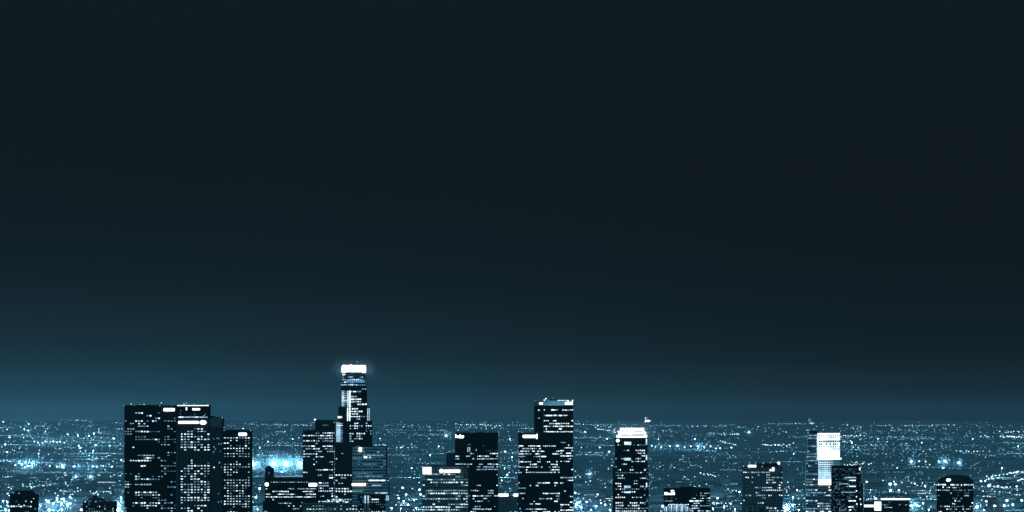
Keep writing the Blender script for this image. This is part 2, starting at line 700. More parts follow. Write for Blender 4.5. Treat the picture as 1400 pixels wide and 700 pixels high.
bm = bmesh.new()
for x in (171, 175, 179, 184, 190.5, 199.5, 202, 206, 213, 219):
    pass
for x, y in ((169.3, 555), (179.3, 552.8), (183.8, 555.2), (191, 553), (196.8, 553), (199.5, 555), (202.5, 555), (206, 555.2), (213, 555), (218.7, 555), (220.4, 551)):
    b.lamp(x, y - .2, .55, random.choice((L_HOT, L_MID)), 1)
b.mast(191, 553.2, 555, .3, 1)
b.mast(220.4, 551, 555, .3, 6)
b.box('roof_plant', 188, 212, 553.9, 555.0, M_ROOF, 16, 40)
b.clutter(172, 236, 555, 7, 1)
b.finish()

b = Building('office_tower', "dark tower with a thin white light line along its flat roof edge", 8080, 262)
f = b.block('wall', [(233, 10), (240, 0), (285, 0), (286.5, 6)], 555.2, F_BLACK, floor=3.62, col=4.0, depth=40)
b.box('roof_light_line', 234.5, 285.2, 554.0, 554.9, SIGN, -0.8, -0.2)
b.box('side_shoulder', 286.6, 292, 568.5, 600, F_BLACK, 4, 30)
b.pill('sign', 263, 273.5, 558.2, 560.9, y=-1)
b.box('logo_panel', 254.2, 255.8, 557, 560.8, SIGN, -1, -0.2)
b.windows(f[1], 565, 573, dens=.3, mix='hm', seed=8)
b.win(243.5, 284, 569.7, 571.0, 'm')
b.win(245, 250.5, 569.4, 571.2, 'h')
b.win(258, 271, 569.4, 571.1, 'h')
for x, y in ((238, 566), (246.5, 565.5), (247.5, 561.5), (266.5, 566.3), (281, 566)):
    b.lamp(x, y, .7, random.choice((L_HOT, L_DIM)), -.6)
for x, y, r in ((251.5, 552.6, 1.1), (255, 550.9, .7), (265.5, 553, .6), (283.8, 553.5, .8), (235, 554, .7)):
    b.lamp(x, y, r, L_MID, .6)
b.mast(255, 550.8, 554, .3, 1)
b.mast(265.5, 552.8, 554, .3, 1)
b.finish()

b = Building('office_tower', "tower with dense white windows under a long bar sign beside an oval sign", 7880, 272)
f = b.block('wall', [(240.3, 4), (241.5, 0), (287, 0)], 573, F_RIB, floor=3.62, col=4.35, depth=44)
b.box('crown_panel', 241.5, 286.9, 573.2, 584.5, plain("crown_dark_panel", (0.05, 0.05, 0.05)), -0.5, -0.01)
f2 = b.block('ribbed_wing', [(287.05, 1), (303.5, 1), (305, 12)], 571.3, F_RIB, floor=60, col=1.6, depth=40)
b.box('wing_crown_panel', 288, 303.4, 571.6, 583.5, M_CROWN, 0.5, 0.98)
b.windows(f[1], 586, dens=.7, c0=.06, c1=.98, mix='hhhmmd', seed=11, coh=.25, fill=(.6, .43), rowvar=.45,
          bands=[(584, 589, .4), (589, 600, .75), (600, 618, .9), (618, 627, .02), (627, 634, .35), (634, 640, .6), (640, 652, .5), (652, 658, .6), (658, 684, .93), (684, 688, .3), (688, 712, .55)])
b.box('sign', 244, 271.5, 575.6, 579.2, SIGN, -1.6, -0.9)
b.pill('sign', 273, 282.3, 574.6, 580.6, y=-1, ell=True)
for x, y, t in ((292, 600, 'd'), (297, 599, 'b'), (299, 599.5, 'b'), (299, 607, 'b'), (302.5, 607, 'b'), (292.5, 611, 'b'), (294.5, 614, 'm'), (292, 618, 'b'),
                (300, 632.5, 'm'), (292.7, 639, 'h'), (298.5, 675, 'd'), (298.7, 686.5, 'b'), (302.5, 686, 'b'), (303, 639, 'd'), (301, 617, 'd')):
    b.win(x - .6, x + .6, y - 1, y + 1, t, 0.8)
b.lamp(304, 571, .7, L_MID, .5)
b.box('roof_plant', 287.5, 291.8, 568.6, 571.25, M_ROOF, 12, 30)
b.clutter(288, 303, 571.3, 3, 2)
b.finish()

b = Building('office_tower', "shorter dark tower with one white rounded sign, right end of the left cluster", 7820, 324)
f = b.block('wall', [(305.2, 0), (342, 0), (343.8, 12)], 589, F_BLACK, floor=3.62, col=4.0, depth=40)
b.block('penthouse', [(310.5, 8), (322.5, 8)], 587.4, F_BLACK, 589.02, depth=26, roof=False)
b.windows(f[0], 598, dens=.62, mix='hhmmd', seed=12, coh=.35, fill=(.56, .4), rowvar=.5, c0=.0, c1=.97,
          bands=[(598, 604, .5), (604, 626, .7), (626, 632, .5), (632, 646, .8), (646, 653, .12), (653, 668, .65), (668, 678, .25), (678, 690, .85), (690, 712, .5)])
b.pill('sign', 326, 337.6, 591.6, 595.9)
b.clutter(306, 342, 589, 4, 3)
for x in (306.5, 342.5):
    b.lamp(x, 588.6, .7, L_MID, .4)
b.lamp(306, 584.5, .6, L_MID, 8)
b.mast(306, 584.5, 589, .25, 8)
b.finish()

# --- small tower behind the colonnaded block
b = Building('apartment_tower', "small dark tower with a ragged rounded top, behind the colonnaded block", 8900, 368)
f = b.block('wall', [(362, 4), (363.5, 0), (371.5, 0), (374, 5)], 641, F_DARK, depth=22, floor=3.3, col=2.4)
b.block('upper_storey', [(363.5, 2), (371, 2)], 638.4, F_DARK, 641.02, depth=18, roof=False)
b.box('roof_plant', 365, 369.5, 636.8, 638.38, M_ROOF, 5, 14)
b.windows(f[1], 642, dens=.1, mix='dd', seed=14)
b.finish()

# --- colonnaded block
b = Building('office_block', "wide dark colonnaded block with white signs at both ends under its roof", 7700, 398)
f = b.block('wall', [(361.8, 3), (363, 0), (432, 0), (434.5, 8)], 654.5, F_BLACK, floor=3.75, col=2.3, depth=45)
f2 = b.block('lower_wing', [(359, 3), (361.5, -3), (412, -3)], 685.5, F_BLACK, floor=3.75, col=2.3, depth=20, roof=False)
b.windows(f[1], 666, 687, dens=.8, mix='hhmm', seed=15, runs=False, coh=.75, fill=(.78, .36), rowvar=.3,
          bands=[(664, 668, .3), (676, 678, .9), (682, 690, .3)])
b.windows(f2[1], 687, dens=.35, mix='hmmd', seed=16, coh=.6, fill=(.8, .4))
for i in range(14):
    x = 371 + i * 3.75
    b.win(x - 1.1, x + 1.1, 658.6, 659.8, 'm' if i % 3 else 'd')
b.pill('sign', 362, 367.4, 659.6, 665, ell=True)
b.pill('sign', 422, 433.6, 660.4, 665.1)
b.mast(396.5, 652.8, 654.5, .5, 3)
b.clutter(366, 430, 654.5, 8, 11)
for i in range(16):
    b.box('roof_post', 366 + i * 4.1, 366.9 + i * 4.1, 653.5, 654.4, M_ROOF, 0.2, 2)
b.finish()

# --- stepped tower left of the crowned one
b = Building('office_tower', "dark tower stepping up to a blank upper block, left of the round crowned skyscraper", 8150, 436)
f = b.block('wall', [(414, 0), (430.9, 0)], 589.5, F_DARK, floor=3.6, col=3.6, depth=40)
f2 = b.block('upper_block', [(431, 0), (455.5, 0), (457.5, 5)], 575.3, F_DARK, floor=3.6, col=3.2, depth=38)
b.box('penthouse', 420.5, 430.8, 587.2, 589.4, M_ROOF, 5, 28)
b.windows(f[0], 592, dens=.5, mix='hhm', seed=17, coh=.6, runs=True, fill=(.7, .42),
          bands=[(589, 606, .6), (606, 618, .2), (630, 655, .3), (655, 700, .4)])
b.windows(f2[0], 592, dens=.55, mix='hhmm', seed=18, coh=.6, runs=True, fill=(.7, .42), bands=[(590, 600, .85), (600, 618, .5), (618, 640, .45), (640, 665, .6), (665, 710, .6)])
b.windows(f2[0], 577, 586, dens=.12, mix='md', seed=19, fill=(.45, .35))
b.windows(f2[1], 577, dens=.4, mix='dm', seed=20)
b.lamp(430.6, 573.8, 1.4, L_HOT, 2)
b.lamp(455.2, 574.6, .6, L_MID, 1)
b.clutter(433, 455, 575.3, 4, 4)
for x in range(434, 456, 2):
    pass
b.finish()

# --- the round crowned skyscraper
b = Building('skyscraper', "tallest skyscraper, stepped and faceted, with a glowing white round crown", 8000, 483)


def oct_pts(x0, x1, k=0.22, s=12):
    w = x1 - x0
    return [(x0, s), (x0 + w * k, 0), (x1 - w * k, 0), (x1, s)]


f1 = b.block('lower_shaft', oct_pts(459, 508.5), 605, F_DARK, floor=3.5, col=3.1, depth=60, roof=False)
f2 = b.block('shaft_tier', oct_pts(459.3, 508, .24), 576.5, F_DARK, 604.98, floor=3.5, col=3.1, depth=58)
f3 = b.block('shaft_tier', oct_pts(462, 505, .22), 556.8, F_DARK, 576.48, floor=3.5, col=3.0, depth=54, dy=2)
f4 = b.block('shaft_tier', oct_pts(465.5, 501, .2), 529.5, F_DARK, 556.78, floor=3.5, col=2.9, depth=50, dy=4)
f5 = b.block('upper_shaft', oct_pts(467.5, 498.8, .24), 509.8, F_DARK, 529.48, floor=3.5, col=2.7, depth=46, dy=5)
# round glass crown: ring of lit panels with fins, and the core with a helipad
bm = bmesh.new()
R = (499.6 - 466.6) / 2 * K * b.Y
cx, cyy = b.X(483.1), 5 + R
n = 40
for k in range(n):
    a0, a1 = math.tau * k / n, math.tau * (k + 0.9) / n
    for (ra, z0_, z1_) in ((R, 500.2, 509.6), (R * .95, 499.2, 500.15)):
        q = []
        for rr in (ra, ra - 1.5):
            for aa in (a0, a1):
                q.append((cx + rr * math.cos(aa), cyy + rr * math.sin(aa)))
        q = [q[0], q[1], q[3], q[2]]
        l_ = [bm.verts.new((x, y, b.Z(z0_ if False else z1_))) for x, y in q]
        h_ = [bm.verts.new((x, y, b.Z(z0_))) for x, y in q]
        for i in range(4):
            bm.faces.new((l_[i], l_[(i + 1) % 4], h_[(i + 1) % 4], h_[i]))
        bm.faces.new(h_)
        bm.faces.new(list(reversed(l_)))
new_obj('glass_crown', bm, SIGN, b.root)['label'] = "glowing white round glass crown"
bm = bmesh.new()
bmesh.ops.create_cone(bm, cap_ends=True, segments=32, radius1=R * .86, radius2=R * .86, depth=(509.7 - 500.6) * K * b.Y)
bmesh.ops.translate(bm, vec=(cx, cyy, b.Z(505.15)), verts=bm.verts)
new_obj('crown_core', bm, M_PALE, b.root)
for x, y, r in ((488.2, 494.6, .7), (470, 499.0, .8), (479.3, 498.6, .9), (474.5, 499.3, .5), (497, 499, .5), (489.5, 499.2, .5)):
    b.lamp(x, y, r, L_HOT if r > .7 else L_MID, 6 + R * .3)
b.mast(488.2, 494.8, 500.5, .25, 6 + R * .3)
b.windows(f5[1], 511, dens=.65, mix='mmhb', seed=21, fill=(.75, .55), coh=.7, rowvar=.6)
b.windows(f5[0], 511, dens=.6, mix='mhd', seed=22, fill=(.75, .5), coh=.7)
b.windows(f5[2], 511, dens=.4, mix='mbd', seed=23)
b.windows(f4[1], 530, dens=.75, mix='hhmm', seed=24, fill=(.72, .48), coh=.6, runs=True, c0=.25, rowvar=.6)
b.windows(f4[2], 530, dens=.3, mix='hm', seed=25)
b.windows(f3[1], 557, dens=.72, mix='hhmm', seed=26, fill=(.72, .5), coh=.6, c0=.22, runs=True, rowvar=.5)
b.windows(f3[2], 558, dens=.35, mix='mdb', seed=27)
b.windows(f2[1], 577, dens=.72, mix='hhmm', seed=28, fill=(.72, .5), coh=.5, c0=.25, rowvar=.5)
b.windows(f2[2], 577, dens=.4, mix='hmd', seed=29)
b.windows(f1[1], 606, 640, dens=.5, mix='hmd', seed=30)
# uplit strips at each tier's left corner; the floodlight is put in as emission
for (xs, y0, y1, dy) in (((467.6, 470.2, 472.8, 475.6, 478.2), 534, 557, 2.8), ((472.5, 475.3, 478.2), 557.5, 575.5, 1.2),
                         ((460.4, 462.4, 464.4, 467.2, 470.2, 472.3), 577.5, 604.5, -.2), ((502.4, 504.6), 558, 575, 11)):
    for xx in xs:
        mast = xx in (470.2, 478.2, 464, 472.3, 475.3)  # the wider, brighter uplit strips, floodlight put in as emission
        bm = bmesh.new()
        yy_ = dy if xx > 474 or dy > 10 else dy + 7
        bm_box(bm, b.X(xx - (.75 if mast else .5)), b.X(xx + (.75 if mast else .5)), yy_ - 1.2, yy_ + 4, b.Z(y1), b.Z(y0))
        new_obj('uplit_strip', bm, LATTICE_UPLIT if mast else FLOODLIT, b.root)
    yb = y0 + 1.2
    while yb < y1:
        b.win(xs[0] - .3, xs[-1] + .3, yb, yb + .7, random.choice('mhmb'), (dy + 1 if dy < 10 else dy - 1.5) if xs[0] > 462 else dy + 3)  # glowing crossbars continue the floodlight put into the strips
        yb += 2.5
b.win(461.5, 467.5, 569, 571.8, 'h', 5)
b.win(466, 466.9, 525, 526.5, 'h', 5)
b.win(473, 499, 519.4, 523, 'b', 4.4)
b.finish()

# --- dark building in front of it
b = Building('office_tower', "narrow dark tower with bright double window rows, in front of the crowned skyscraper", 7850, 470)
f = b.block('wall', [(457.8, 0), (481.4, 0)], 606.5, F_DARK, floor=3.7, col=3.9, depth=34)
b.windows(f[0], 609, dens=.4, mix='hhm', seed=31, coh=.3, fill=(.7, .5),
          bands=[(606, 612, .8), (612, 621, .25), (621, 643, .06), (643, 646, .5), (646, 660, .65), (660, 666, .4), (666, 676, 1.3), (676, 680, .2), (680, 686, .9)])
for k in range(22):
    b.win(456.8, 457.6, 612 + k * 3.6, 613.6 + k * 3.6, random.choice('dmd'), 4)
b.finish()

# --- striped building
b = Building('office_building', "pale grey-blue building striped with horizontal floor bands, right of the narrow dark tower", 7760, 506)
f = b.block('wall', [(481.6, 2), (495, 0), (527.5, 0), (529, 5)], 611.5, F_BAND, ybot=None, floor=4.1, col=2.0, depth=44)
b.block('lower_floors', [(481.5, -1), (531, -1), (532, 4)], 652, F_BAND, floor=4.1, col=2.0, depth=40, roof=False)
b.windows(f[0], 617, dens=.35, mix='bdd', seed=33, coh=.7, fill=(.8, .35))
b.windows(f[1], 617, 700, dens=.4, mix='ddmb', seed=34, coh=.6, fill=(.8, .35))
b.win(497, 502, 624, 626.5, 'h')
b.win(505, 507, 624.5, 626, 'h')
b.win(504, 527, 656, 657.6, 'h', -1.2)
b.win(508, 521, 662.8, 664.4, 'm', -1.2)
b.win(513, 530, 673, 675, 'm', -1.2)
b.win(481.6, 496, 671, 672, 'm', -1.2)
b.pill('sign', 490.5, 494.6, 611.5, 617.8, y=-1)
b.box('sign', 481, 500, 661, 663.8, SIGN, -3, -1.3)
b.lamp(530.8, 657.2, .8, L_MID, -2)
b.finish()

# --- building with glowing piers below
b = Building('office_building', "dark low building with glowing white piers at its corners, below the striped building", 7600, 511)
f = b.block('wall', [(489, 0), (528, 0)], 678, F_BLACK, floor=3.2, col=3.0, depth=30)
b.windows(f[0], 681, dens=.5, mix='hmdd', seed=36, coh=.2, fill=(.5, .4))
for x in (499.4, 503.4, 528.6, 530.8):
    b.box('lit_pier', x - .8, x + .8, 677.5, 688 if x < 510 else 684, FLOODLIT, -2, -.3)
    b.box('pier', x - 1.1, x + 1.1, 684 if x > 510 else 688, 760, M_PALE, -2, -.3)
for i in range(5):
    b.lamp(494 + i * 3.1, 679.5 + random.uniform(-1, 1), .7, L_BLU, -1.5)
b.win(508, 518, 682, 683.4, 'h')
b.finish()

# --- pale framed low building in front
b = Building('office_building', "low pale-framed building with deep square openings at the bottom, under clustered blue-white lamps", 7450, 452)
f = b.block('wall', [(414, 0), (489, 0)], 688.5, F_GRID, floor=4.6, col=4.2, depth=30)
for i in range(20):
    x = 414.2 + i * 3.9
    b.box('frame_post', x - .25, x + .25, 689, 760, M_PALE, -1.4, -.01)
b.box('frame_beam', 413.5, 489.3, 688.2, 688.98, M_PALE, -1.6, -.02)
b.windows(f[0], 690, dens=.5, mix='hmdd', seed=38, coh=.2, fill=(.6, .25))
for i in range(14):
    b.lamp(448 + i * 1.9 + random.uniform(-1, 1), 685.5 + random.uniform(-2.2, 1.5), random.uniform(.6, 1.5), random.choice((L_BLU, L_HOT, L_MID)), 12)
b.finish()

# --- pale gridded block and its neighbours
b = Building('office_building', "pale gridded block with a lit striped box on its left top corner", 7750, 608)
f = b.block('wall', [(577.3, 0), (640, 0), (641.5, 9)], 638.3, F_GRID, floor=3.75, col=3.5, depth=42)
b.windows(f[0], 648, dens=.5, mix='hhmmd', seed=41, coh=.6, fill=(.78, .42),
          bands=[(647, 651, .85), (651, 660, .35), (660, 676, .5), (676, 682, .8), (682, 692, .45), (692, 712, .9)])
b.box('lit_screen', 577.4, 589.6, 638.6, 648.0, W_MID, -.8, -.01)
for i in range(7):
    b.box('screen_fin', 578.2 + i * 1.75, 579.1 + i * 1.75, 638.5, 648.5, SIGN, -1.6, -.82)
b.pill('sign', 600.6, 606.4, 641.2, 646.8, ell=True)
b.pill('sign', 606.9, 629.2, 642.2, 646.0)
b.box('penthouse', 590, 622, 636.8, 638.2, M_ROOF, 8, 30)
b.clutter(592, 639, 638.3, 6, 9)
for x in (577.5, 640):
    b.lamp(x, 638, .6, L_MID, .4)
b.finish()

b = Building('apartment_tower', "narrow dim tower with vertical stripes just left of the black slab tower", 8300, 616)
f = b.block('wall', [(610, 0), (622.5, 0)], 619, F_RIB, floor=70, col=3.0, depth=20)
for x in (605.5, 608.5, 611, 613.5, 617, 620, 622.5):
    b.lamp(x if x > 610 else x + 5, 618.6, .55, L_MID, .3)
b.mast(616, 617.2, 619, .3, 4)
b.finish()

b = Building('office_tower', "wide pure black slab tower with a ragged white sign at its top left corner", 7980, 651)
f = b.block('wall', [(622, 0), (681, 0)], 592.4, F_BLACK, floor=3.62, col=3.0, depth=40)
b.windows(f[0], 620, dens=.34, mix='hhmm', seed=44, coh=.5, fill=(.72, .38), runs=True,
          bands=[(619, 624, .45), (624, 636, .5), (636, 650, .35), (650, 654, .3), (654, 660, .02), (660, 672, .25), (672, 676, .3), (676, 680, .85), (680, 712, .35)])
b.windows(f[0], 612, 619, dens=.3, mix='ddd', seed=45, fill=(.4, .3), c0=.2)
b.strokes(622.6, 634.3, 593.9, 599.4, 8)
b.clutter(624, 680, 592.4, 7, 5)
for (x0, x1, y0, y1) in ((638.9, 640.0, 611.5, 618), (641.6, 642.7, 611.5, 618), (640.1, 641.5, 611.5, 612.3), (640.1, 641.5, 614.4, 615.1), (640.1, 641.5, 617.2, 618)):
    b.win(x0, x1, y0, y1, 'm')
b.win(639, 643.5, 607.4, 608.2, 'd')
b.win(650.5, 651.6, 614, 616.5, 'm')
b.lamp(661, 609.6, .5, L_DIM, -.5)
for x in (624, 633, 649, 679.5):
    b.lamp(x, 592, .45, L_DIM, .5)
b.finish()

b = Building('office_block', "low gridded block with two white roof bars, tucked between two black towers", 8200, 694)
f = b.block('wall', [(680, 0), (709, 0)], 679, F_GREY, floor=3.8, col=3.2, depth=30)
b.box('roof_light_bar', 681.6, 695, 675, 678.6, SIGN, -1, .6)
b.box('roof_light_bar', 702, 709, 675, 678.6, SIGN, -1, .6)
b.windows(f[0], 682, dens=.2, mix='hmd', seed=46)
b.lamp(710.5, 690, 1.2, L_BLU, -380)
b.finish()

# --- tall tower with teal crown band and its lower front neighbour
b = Building('office_tower', "tall black tower with a teal band and white logos across its top", 8050, 757)
f = b.block('wall', [(730.3, 10), (743, 0), (783.6, 0)], 554.4, F_BLACK, floor=3.7, col=2.6, depth=46, roof=False)
b.box('crown_band', 743.2, 783.4, 547.8, 554.38, PALE_GLOW, 0.3, 45)
bm = bmesh.new()
q = [(730.8, 10.3), (743.1, .4), (743.1, 45), (730.8, 45)]
l_ = [bm.verts.new((b.X(x), y, b.Z(554.35))) for x, y in q]
h_ = [bm.verts.new((b.X(x), y, b.Z(548))) for x, y in q]
for i in range(4):
    bm.faces.new((l_[i], l_[(i + 1) % 4], h_[(i + 1) % 4], h_[i]))
bm.faces.new(h_)
new_obj('crown_side', bm, M_CROWN, b.root)
b.strokes(737.4, 742.4, 548.8, 553.8, 3, y=.2, seed=5)
b.strokes(772.3, 783.2, 548.2, 553.9, 6, y=-.4, seed=6)
b.box('corner_fin', 742.6, 743.2, 548, 592, M_CROWN, -1.2, -.1)
b.box('corner_fin', 783.7, 784.5, 547.6, 760, F_GLASS, -1, 3)
b.windows(f[0], 558, dens=.3, c0=.45, mix='mh', seed=50, fill=(.8, .4), bands=[(554, 560, .1), (588, 600, .5)])
b.windows(f[1], 558, 593, dens=.5, mix='hhm', seed=51, coh=.6, fill=(.72, .42), runs=True,
          bands=[(554, 570, .4), (570, 574, .05), (574, 578, .95), (578, 582, .15), (582, 586, .95), (586, 588, .3), (588, 592, .85)])
b.windows(f[1], 593, dens=.5, mix='hhm', seed=52, coh=.55, fill=(.85, .42), c0=.55, runs=True, bands=[(597, 604, .3), (604, 625, .7), (625, 680, .35), (680, 710, .6)])
for x, y, r in ((732.5, 547.6, .5), (744, 547, .8), (746.3, 545.0, 1.0), (745, 547.3, .6), (755.7, 544.7, .5), (783, 547.2, .8), (749, 547.4, .5)):
    b.lamp(x, y, r, L_HOT if r > .7 else L_MID, 3)
b.mast(746.3, 544.8, 548, .3, 3)
b.mast(755.7, 544.8, 548, .3, 10)
b.box('roof_light_bar', 762.5, 778, 547.0, 547.75, W_HOT, .5, 2)
b.clutter(746, 782, 547.8, 5, 7)
b.box('roof_plant', 753, 762, 546.3, 547.7, M_ROOF, 12, 30)
b.finish()

b = Building('office_tower', "black mid-height tower with a white bar sign, in front of the teal-banded tower", 7900, 736)
f = b.block('wall', [(708.3, 0), (765.2, 0)], 593, F_BLACK, floor=3.6, col=2.6, depth=44)
b.windows(f[0], 607, dens=.4, mix='hhmm', seed=54, coh=.55, fill=(.72, .42), runs=True,
          bands=[(605, 612, .35), (612, 618, .6), (618, 637, .3), (637, 649, .75), (649, 658, .02), (658, 666, .5), (666, 671, .15), (671, 675, 1.2), (675, 681, .08), (681, 692, .7), (692, 699, .15), (699, 712, .5)])
b.pill('sign', 714.6, 732.5, 594.6, 598.7)
b.clutter(710, 729, 593, 3, 6)
b.box('sign_end_bar', 732.9, 734.8, 593.4, 600, SIGN, -1.4, -.2)
for y in (612, 618, 628, 634, 637, 643):
    b.lamp(709.3, y, .6, L_MID, -.5)
b.lamp(709, 590, .8, L_MID, 2)
b.mast(709, 590, 593, .3, 2)
b.lamp(735, 592, .6, L_MID, 1)
b.finish()

# --- tower with stepped white crown
b = Building('office_tower', "tower with a blazing white stepped crown and floodlit notches down its face", 7900, 862)
f = b.block('wall', [(838, 6), (841, 0), (883, 0), (887, 8)], 640, F_BLACK, floor=3.75, col=2.8, depth=42, roof=False)
f2 = b.block('upper_shaft', [(841, 6), (843.6, 0), (882, 0), (885.5, 8)], 598.4, F_BLACK, 639.98, floor=3.75, col=2.8, depth=40, roof=False)
for (x0, x1, y0, y1, d) in ((843.8, 884.6, 594.9, 598.3, 1), (846, 883, 590.4, 594.5, 4), (848.3, 880.8, 585.2, 590.0, 7)):
    b.box('lit_crown_tier', x0, x1, y0, y1, SIGN, d, 40 - d)
    b.box('crown_ledge', x0 + 2, x1 - 2, y0 - .38, y0 - .02, M_ROOF, d + 2, 38 - d)
for (x0, x1, y, d) in ((849, 854, 589.0, 6.2), (865, 879, 589.4, 6.2), (847.5, 858, 594.2, 3.2), (864, 882, 594.0, 3.2), (850, 880, 594.9, .2)):
    b.box('crown_louvre', x0, x1, y - .3, y + .85, M_ROOF, d, d + .6)
for x in (849, 852, 856, 860, 864, 868, 872, 877, 880):
    b.box('crown_pinnacle', x - .5, x + .5, 583.4 if x in (856, 864) else 584.3, 585.15, L_MID, 8, 12)
b.mast(855.4, 581.5, 585, .3, 9, .6)
for x, y, r in ((844.6, 602.4, 2.4), ):
    b.pill('floodlit_notch', x - r, x + r, y - r, y + r, y=-1, mat=L_HOT, ell=True)
for (x0, x1, y0, y1) in ((853.5, 863, 604, 608), (853.5, 862.5, 626, 629.5), (853.5, 862, 664, 667), (853.5, 862, 672, 674)):
    b.box('floodlit_notch', x0, x1, y0, y1, FLOODLIT, -1.2, -.3)  # spotlight on the notch put in as emission
for (y0, y1) in ((600, 608), (622, 629), (660, 666)):
    b.box('floodlit_corner', 883, 884.8, y0, y1, FLOODLIT, 0.5, 6)
b.windows(f2[1], 606, dens=.5, mix='hhmd', seed=56, coh=.4, fill=(.65, .42), bands=[(604, 612, .35), (612, 622, .3), (622, 630, .7), (630, 640, .5)])
b.windows(f[1], 640, dens=.5, mix='hhmd', seed=57, coh=.4, fill=(.65, .42), bands=[(640, 645, .2), (645, 649, 1.1), (649, 664, .3), (664, 672, .8), (672, 684, .3), (684, 712, .8)])
b.windows(f2[0], 612, dens=.4, mix='mb', seed=58)
for k in range(34):
    b.lamp(random.uniform(880.5, 889), random.uniform(632, 700), random.uniform(.3, .7), random.choice((L_DIM, L_DIM, L_MID)), -2)
b.finish()

# --- low wide block and its glowing forecourt
b = Building('office_block', "low wide black block with a white ragged sign at its upper left corner", 7700, 940)
f = b.block('wall', [(908, 0), (971, 0)], 668.6, F_BLACK, floor=3.45, col=2.9, depth=44)
b.block('penthouse', [(930, 8), (952, 8)], 665.8, F_BLACK, 668.62, depth=30, roof=False)
b.windows(f[0], 672, dens=.6, c0=.76, mix='hmmd', seed=60, coh=.5, fill=(.8, .42))
b.windows(f[0], 681, dens=.4, c0=.6, c1=.78, mix='hm', seed=61, fill=(.8, .42))
b.strokes(908.4, 922.6, 673.0, 677.2, 9, seed=8)
b.clutter(909, 970, 668.6, 7, 8)
b.strokes(916.8, 921.8, 669.9, 672.0, 4, seed=9)
b.win(942.8, 949.2, 684, 685.8, 'h')
b.win(950, 955.5, 684, 685.8, 'h')
for i in range(6):
    b.win(909 + i * 1.9, 910.3 + i * 1.9, 684.3, 685.4, 'm')
for x, y in ((918, 681), (924, 682), (911, 681.2), (952, 677)):
    b.lamp(x, y, .6, L_DIM, -.6)
b.finish()

b = Building('pavilion', "glowing fan-topped pavilion of blue-white fins in front of the low wide black block", 7300, 926)
f = b.block('wall', [(903, 0), (948, 0)], 699.5, F_DARK, floor=3.5, col=3.2, depth=26, roof=False)
for i in range(19):
    t = i / 18.0
    x = 905 + t * 41
    yt = 690.6 + 7.5 * abs(2 * t - 1) ** 3
    bm = bmesh.new()
    hw = .75 * K * b.Y
    lean = (t - .5) * 3 * K * b.Y
    vs = [bm.verts.new(c) for c in ((b.X(x) - hw * .3, 2, b.Z(703)), (b.X(x) + hw * .3, 2, b.Z(703)), (b.X(x) + hw * .3, 10, b.Z(703)), (b.X(x) - hw * .3, 10, b.Z(703)),
                                    (b.X(x) + lean - hw, 1, b.Z(yt)), (b.X(x) + lean + hw, 1, b.Z(yt)), (b.X(x) + lean + hw, 11, b.Z(yt)), (b.X(x) + lean - hw, 11, b.Z(yt)))]
    for q in ((0, 3, 2, 1), (4, 5, 6, 7), (0, 1, 5, 4), (1, 2, 6, 5), (2, 3, 7, 6), (3, 0, 4, 7)):
        bm.faces.new([vs[k] for k in q])
    new_obj('lit_fin', bm, (FLOODLIT, W_BLU, W_MID)[i % 3], b.root)
for i in range(14):
    b.lamp(914 + i * 2.1, 690 + random.uniform(-.4, .5), .6, L_HOT, 0)
b.lamp(906, 692, 2.0, L_HOT, -2)
b.finish()

# --- grey gridded tower on the right
b = Building('office_tower', "grey gridded tower with a dark penthouse, small bar sign and one bright corner lamp", 7850, 1044)
f = b.block('wall', [(1016, 10), (1047, 0), (1070.5, 8)], 640, F_GREY, floor=3.5, col=2.8, depth=46)
b.box('penthouse', 1036, 1064.5, 633.6, 639.9, M_ROOF, 12, 40)
b.box('sign', 1023, 1034, 635.8, 638.8, SIGN, 4.6, 6)
b.box('sign_post', 1027.8, 1029.2, 638.8, 640, M_METAL, 4.8, 5.8)
b.windows(f[0], 644, 690, dens=.35, mix='mmdh', seed=63, coh=.5, fill=(.6, .4))
b.windows(f[1], 644, dens=.5, mix='hhmd', seed=64, coh=.5, fill=(.68, .42), bands=[(640, 652, .25), (652, 672, .7), (672, 686, .15), (686, 712, .7)])
b.box('sign_panel', 1055.8, 1058.6, 639, 644, SIGN, 1.2, 2.4)
b.box('sign_panel', 1052.4, 1054.8, 642, 644, SIGN, .5, 1.6)
b.lamp(1065.4, 633.4, 2.2, L_HOT, 20)
for x, y in ((1025, 632.8), (1033.6, 632.9), (1044, 633.4), (1054, 632.6), (1042.6, 638), (1017, 637.5)):
    b.lamp(x, y, .7, L_MID, 12)
    b.mast(x, y, 640.1, .2, 12)
b.finish()

b = Building('office_block', "low plain pale block at the foot of the grey gridded tower", 7500, 1036)
f = b.block('wall', [(1020, 2), (1028.5, 0), (1052, 0)], 691, F_GREY, floor=5, col=6, depth=30)
b.box('entrance_recess', 1039, 1043.5, 695.5, 760, M_ROOF, -.4, -.02)
b.windows(f[1], 694, dens=.15, mix='dm', seed=66)
b.finish()

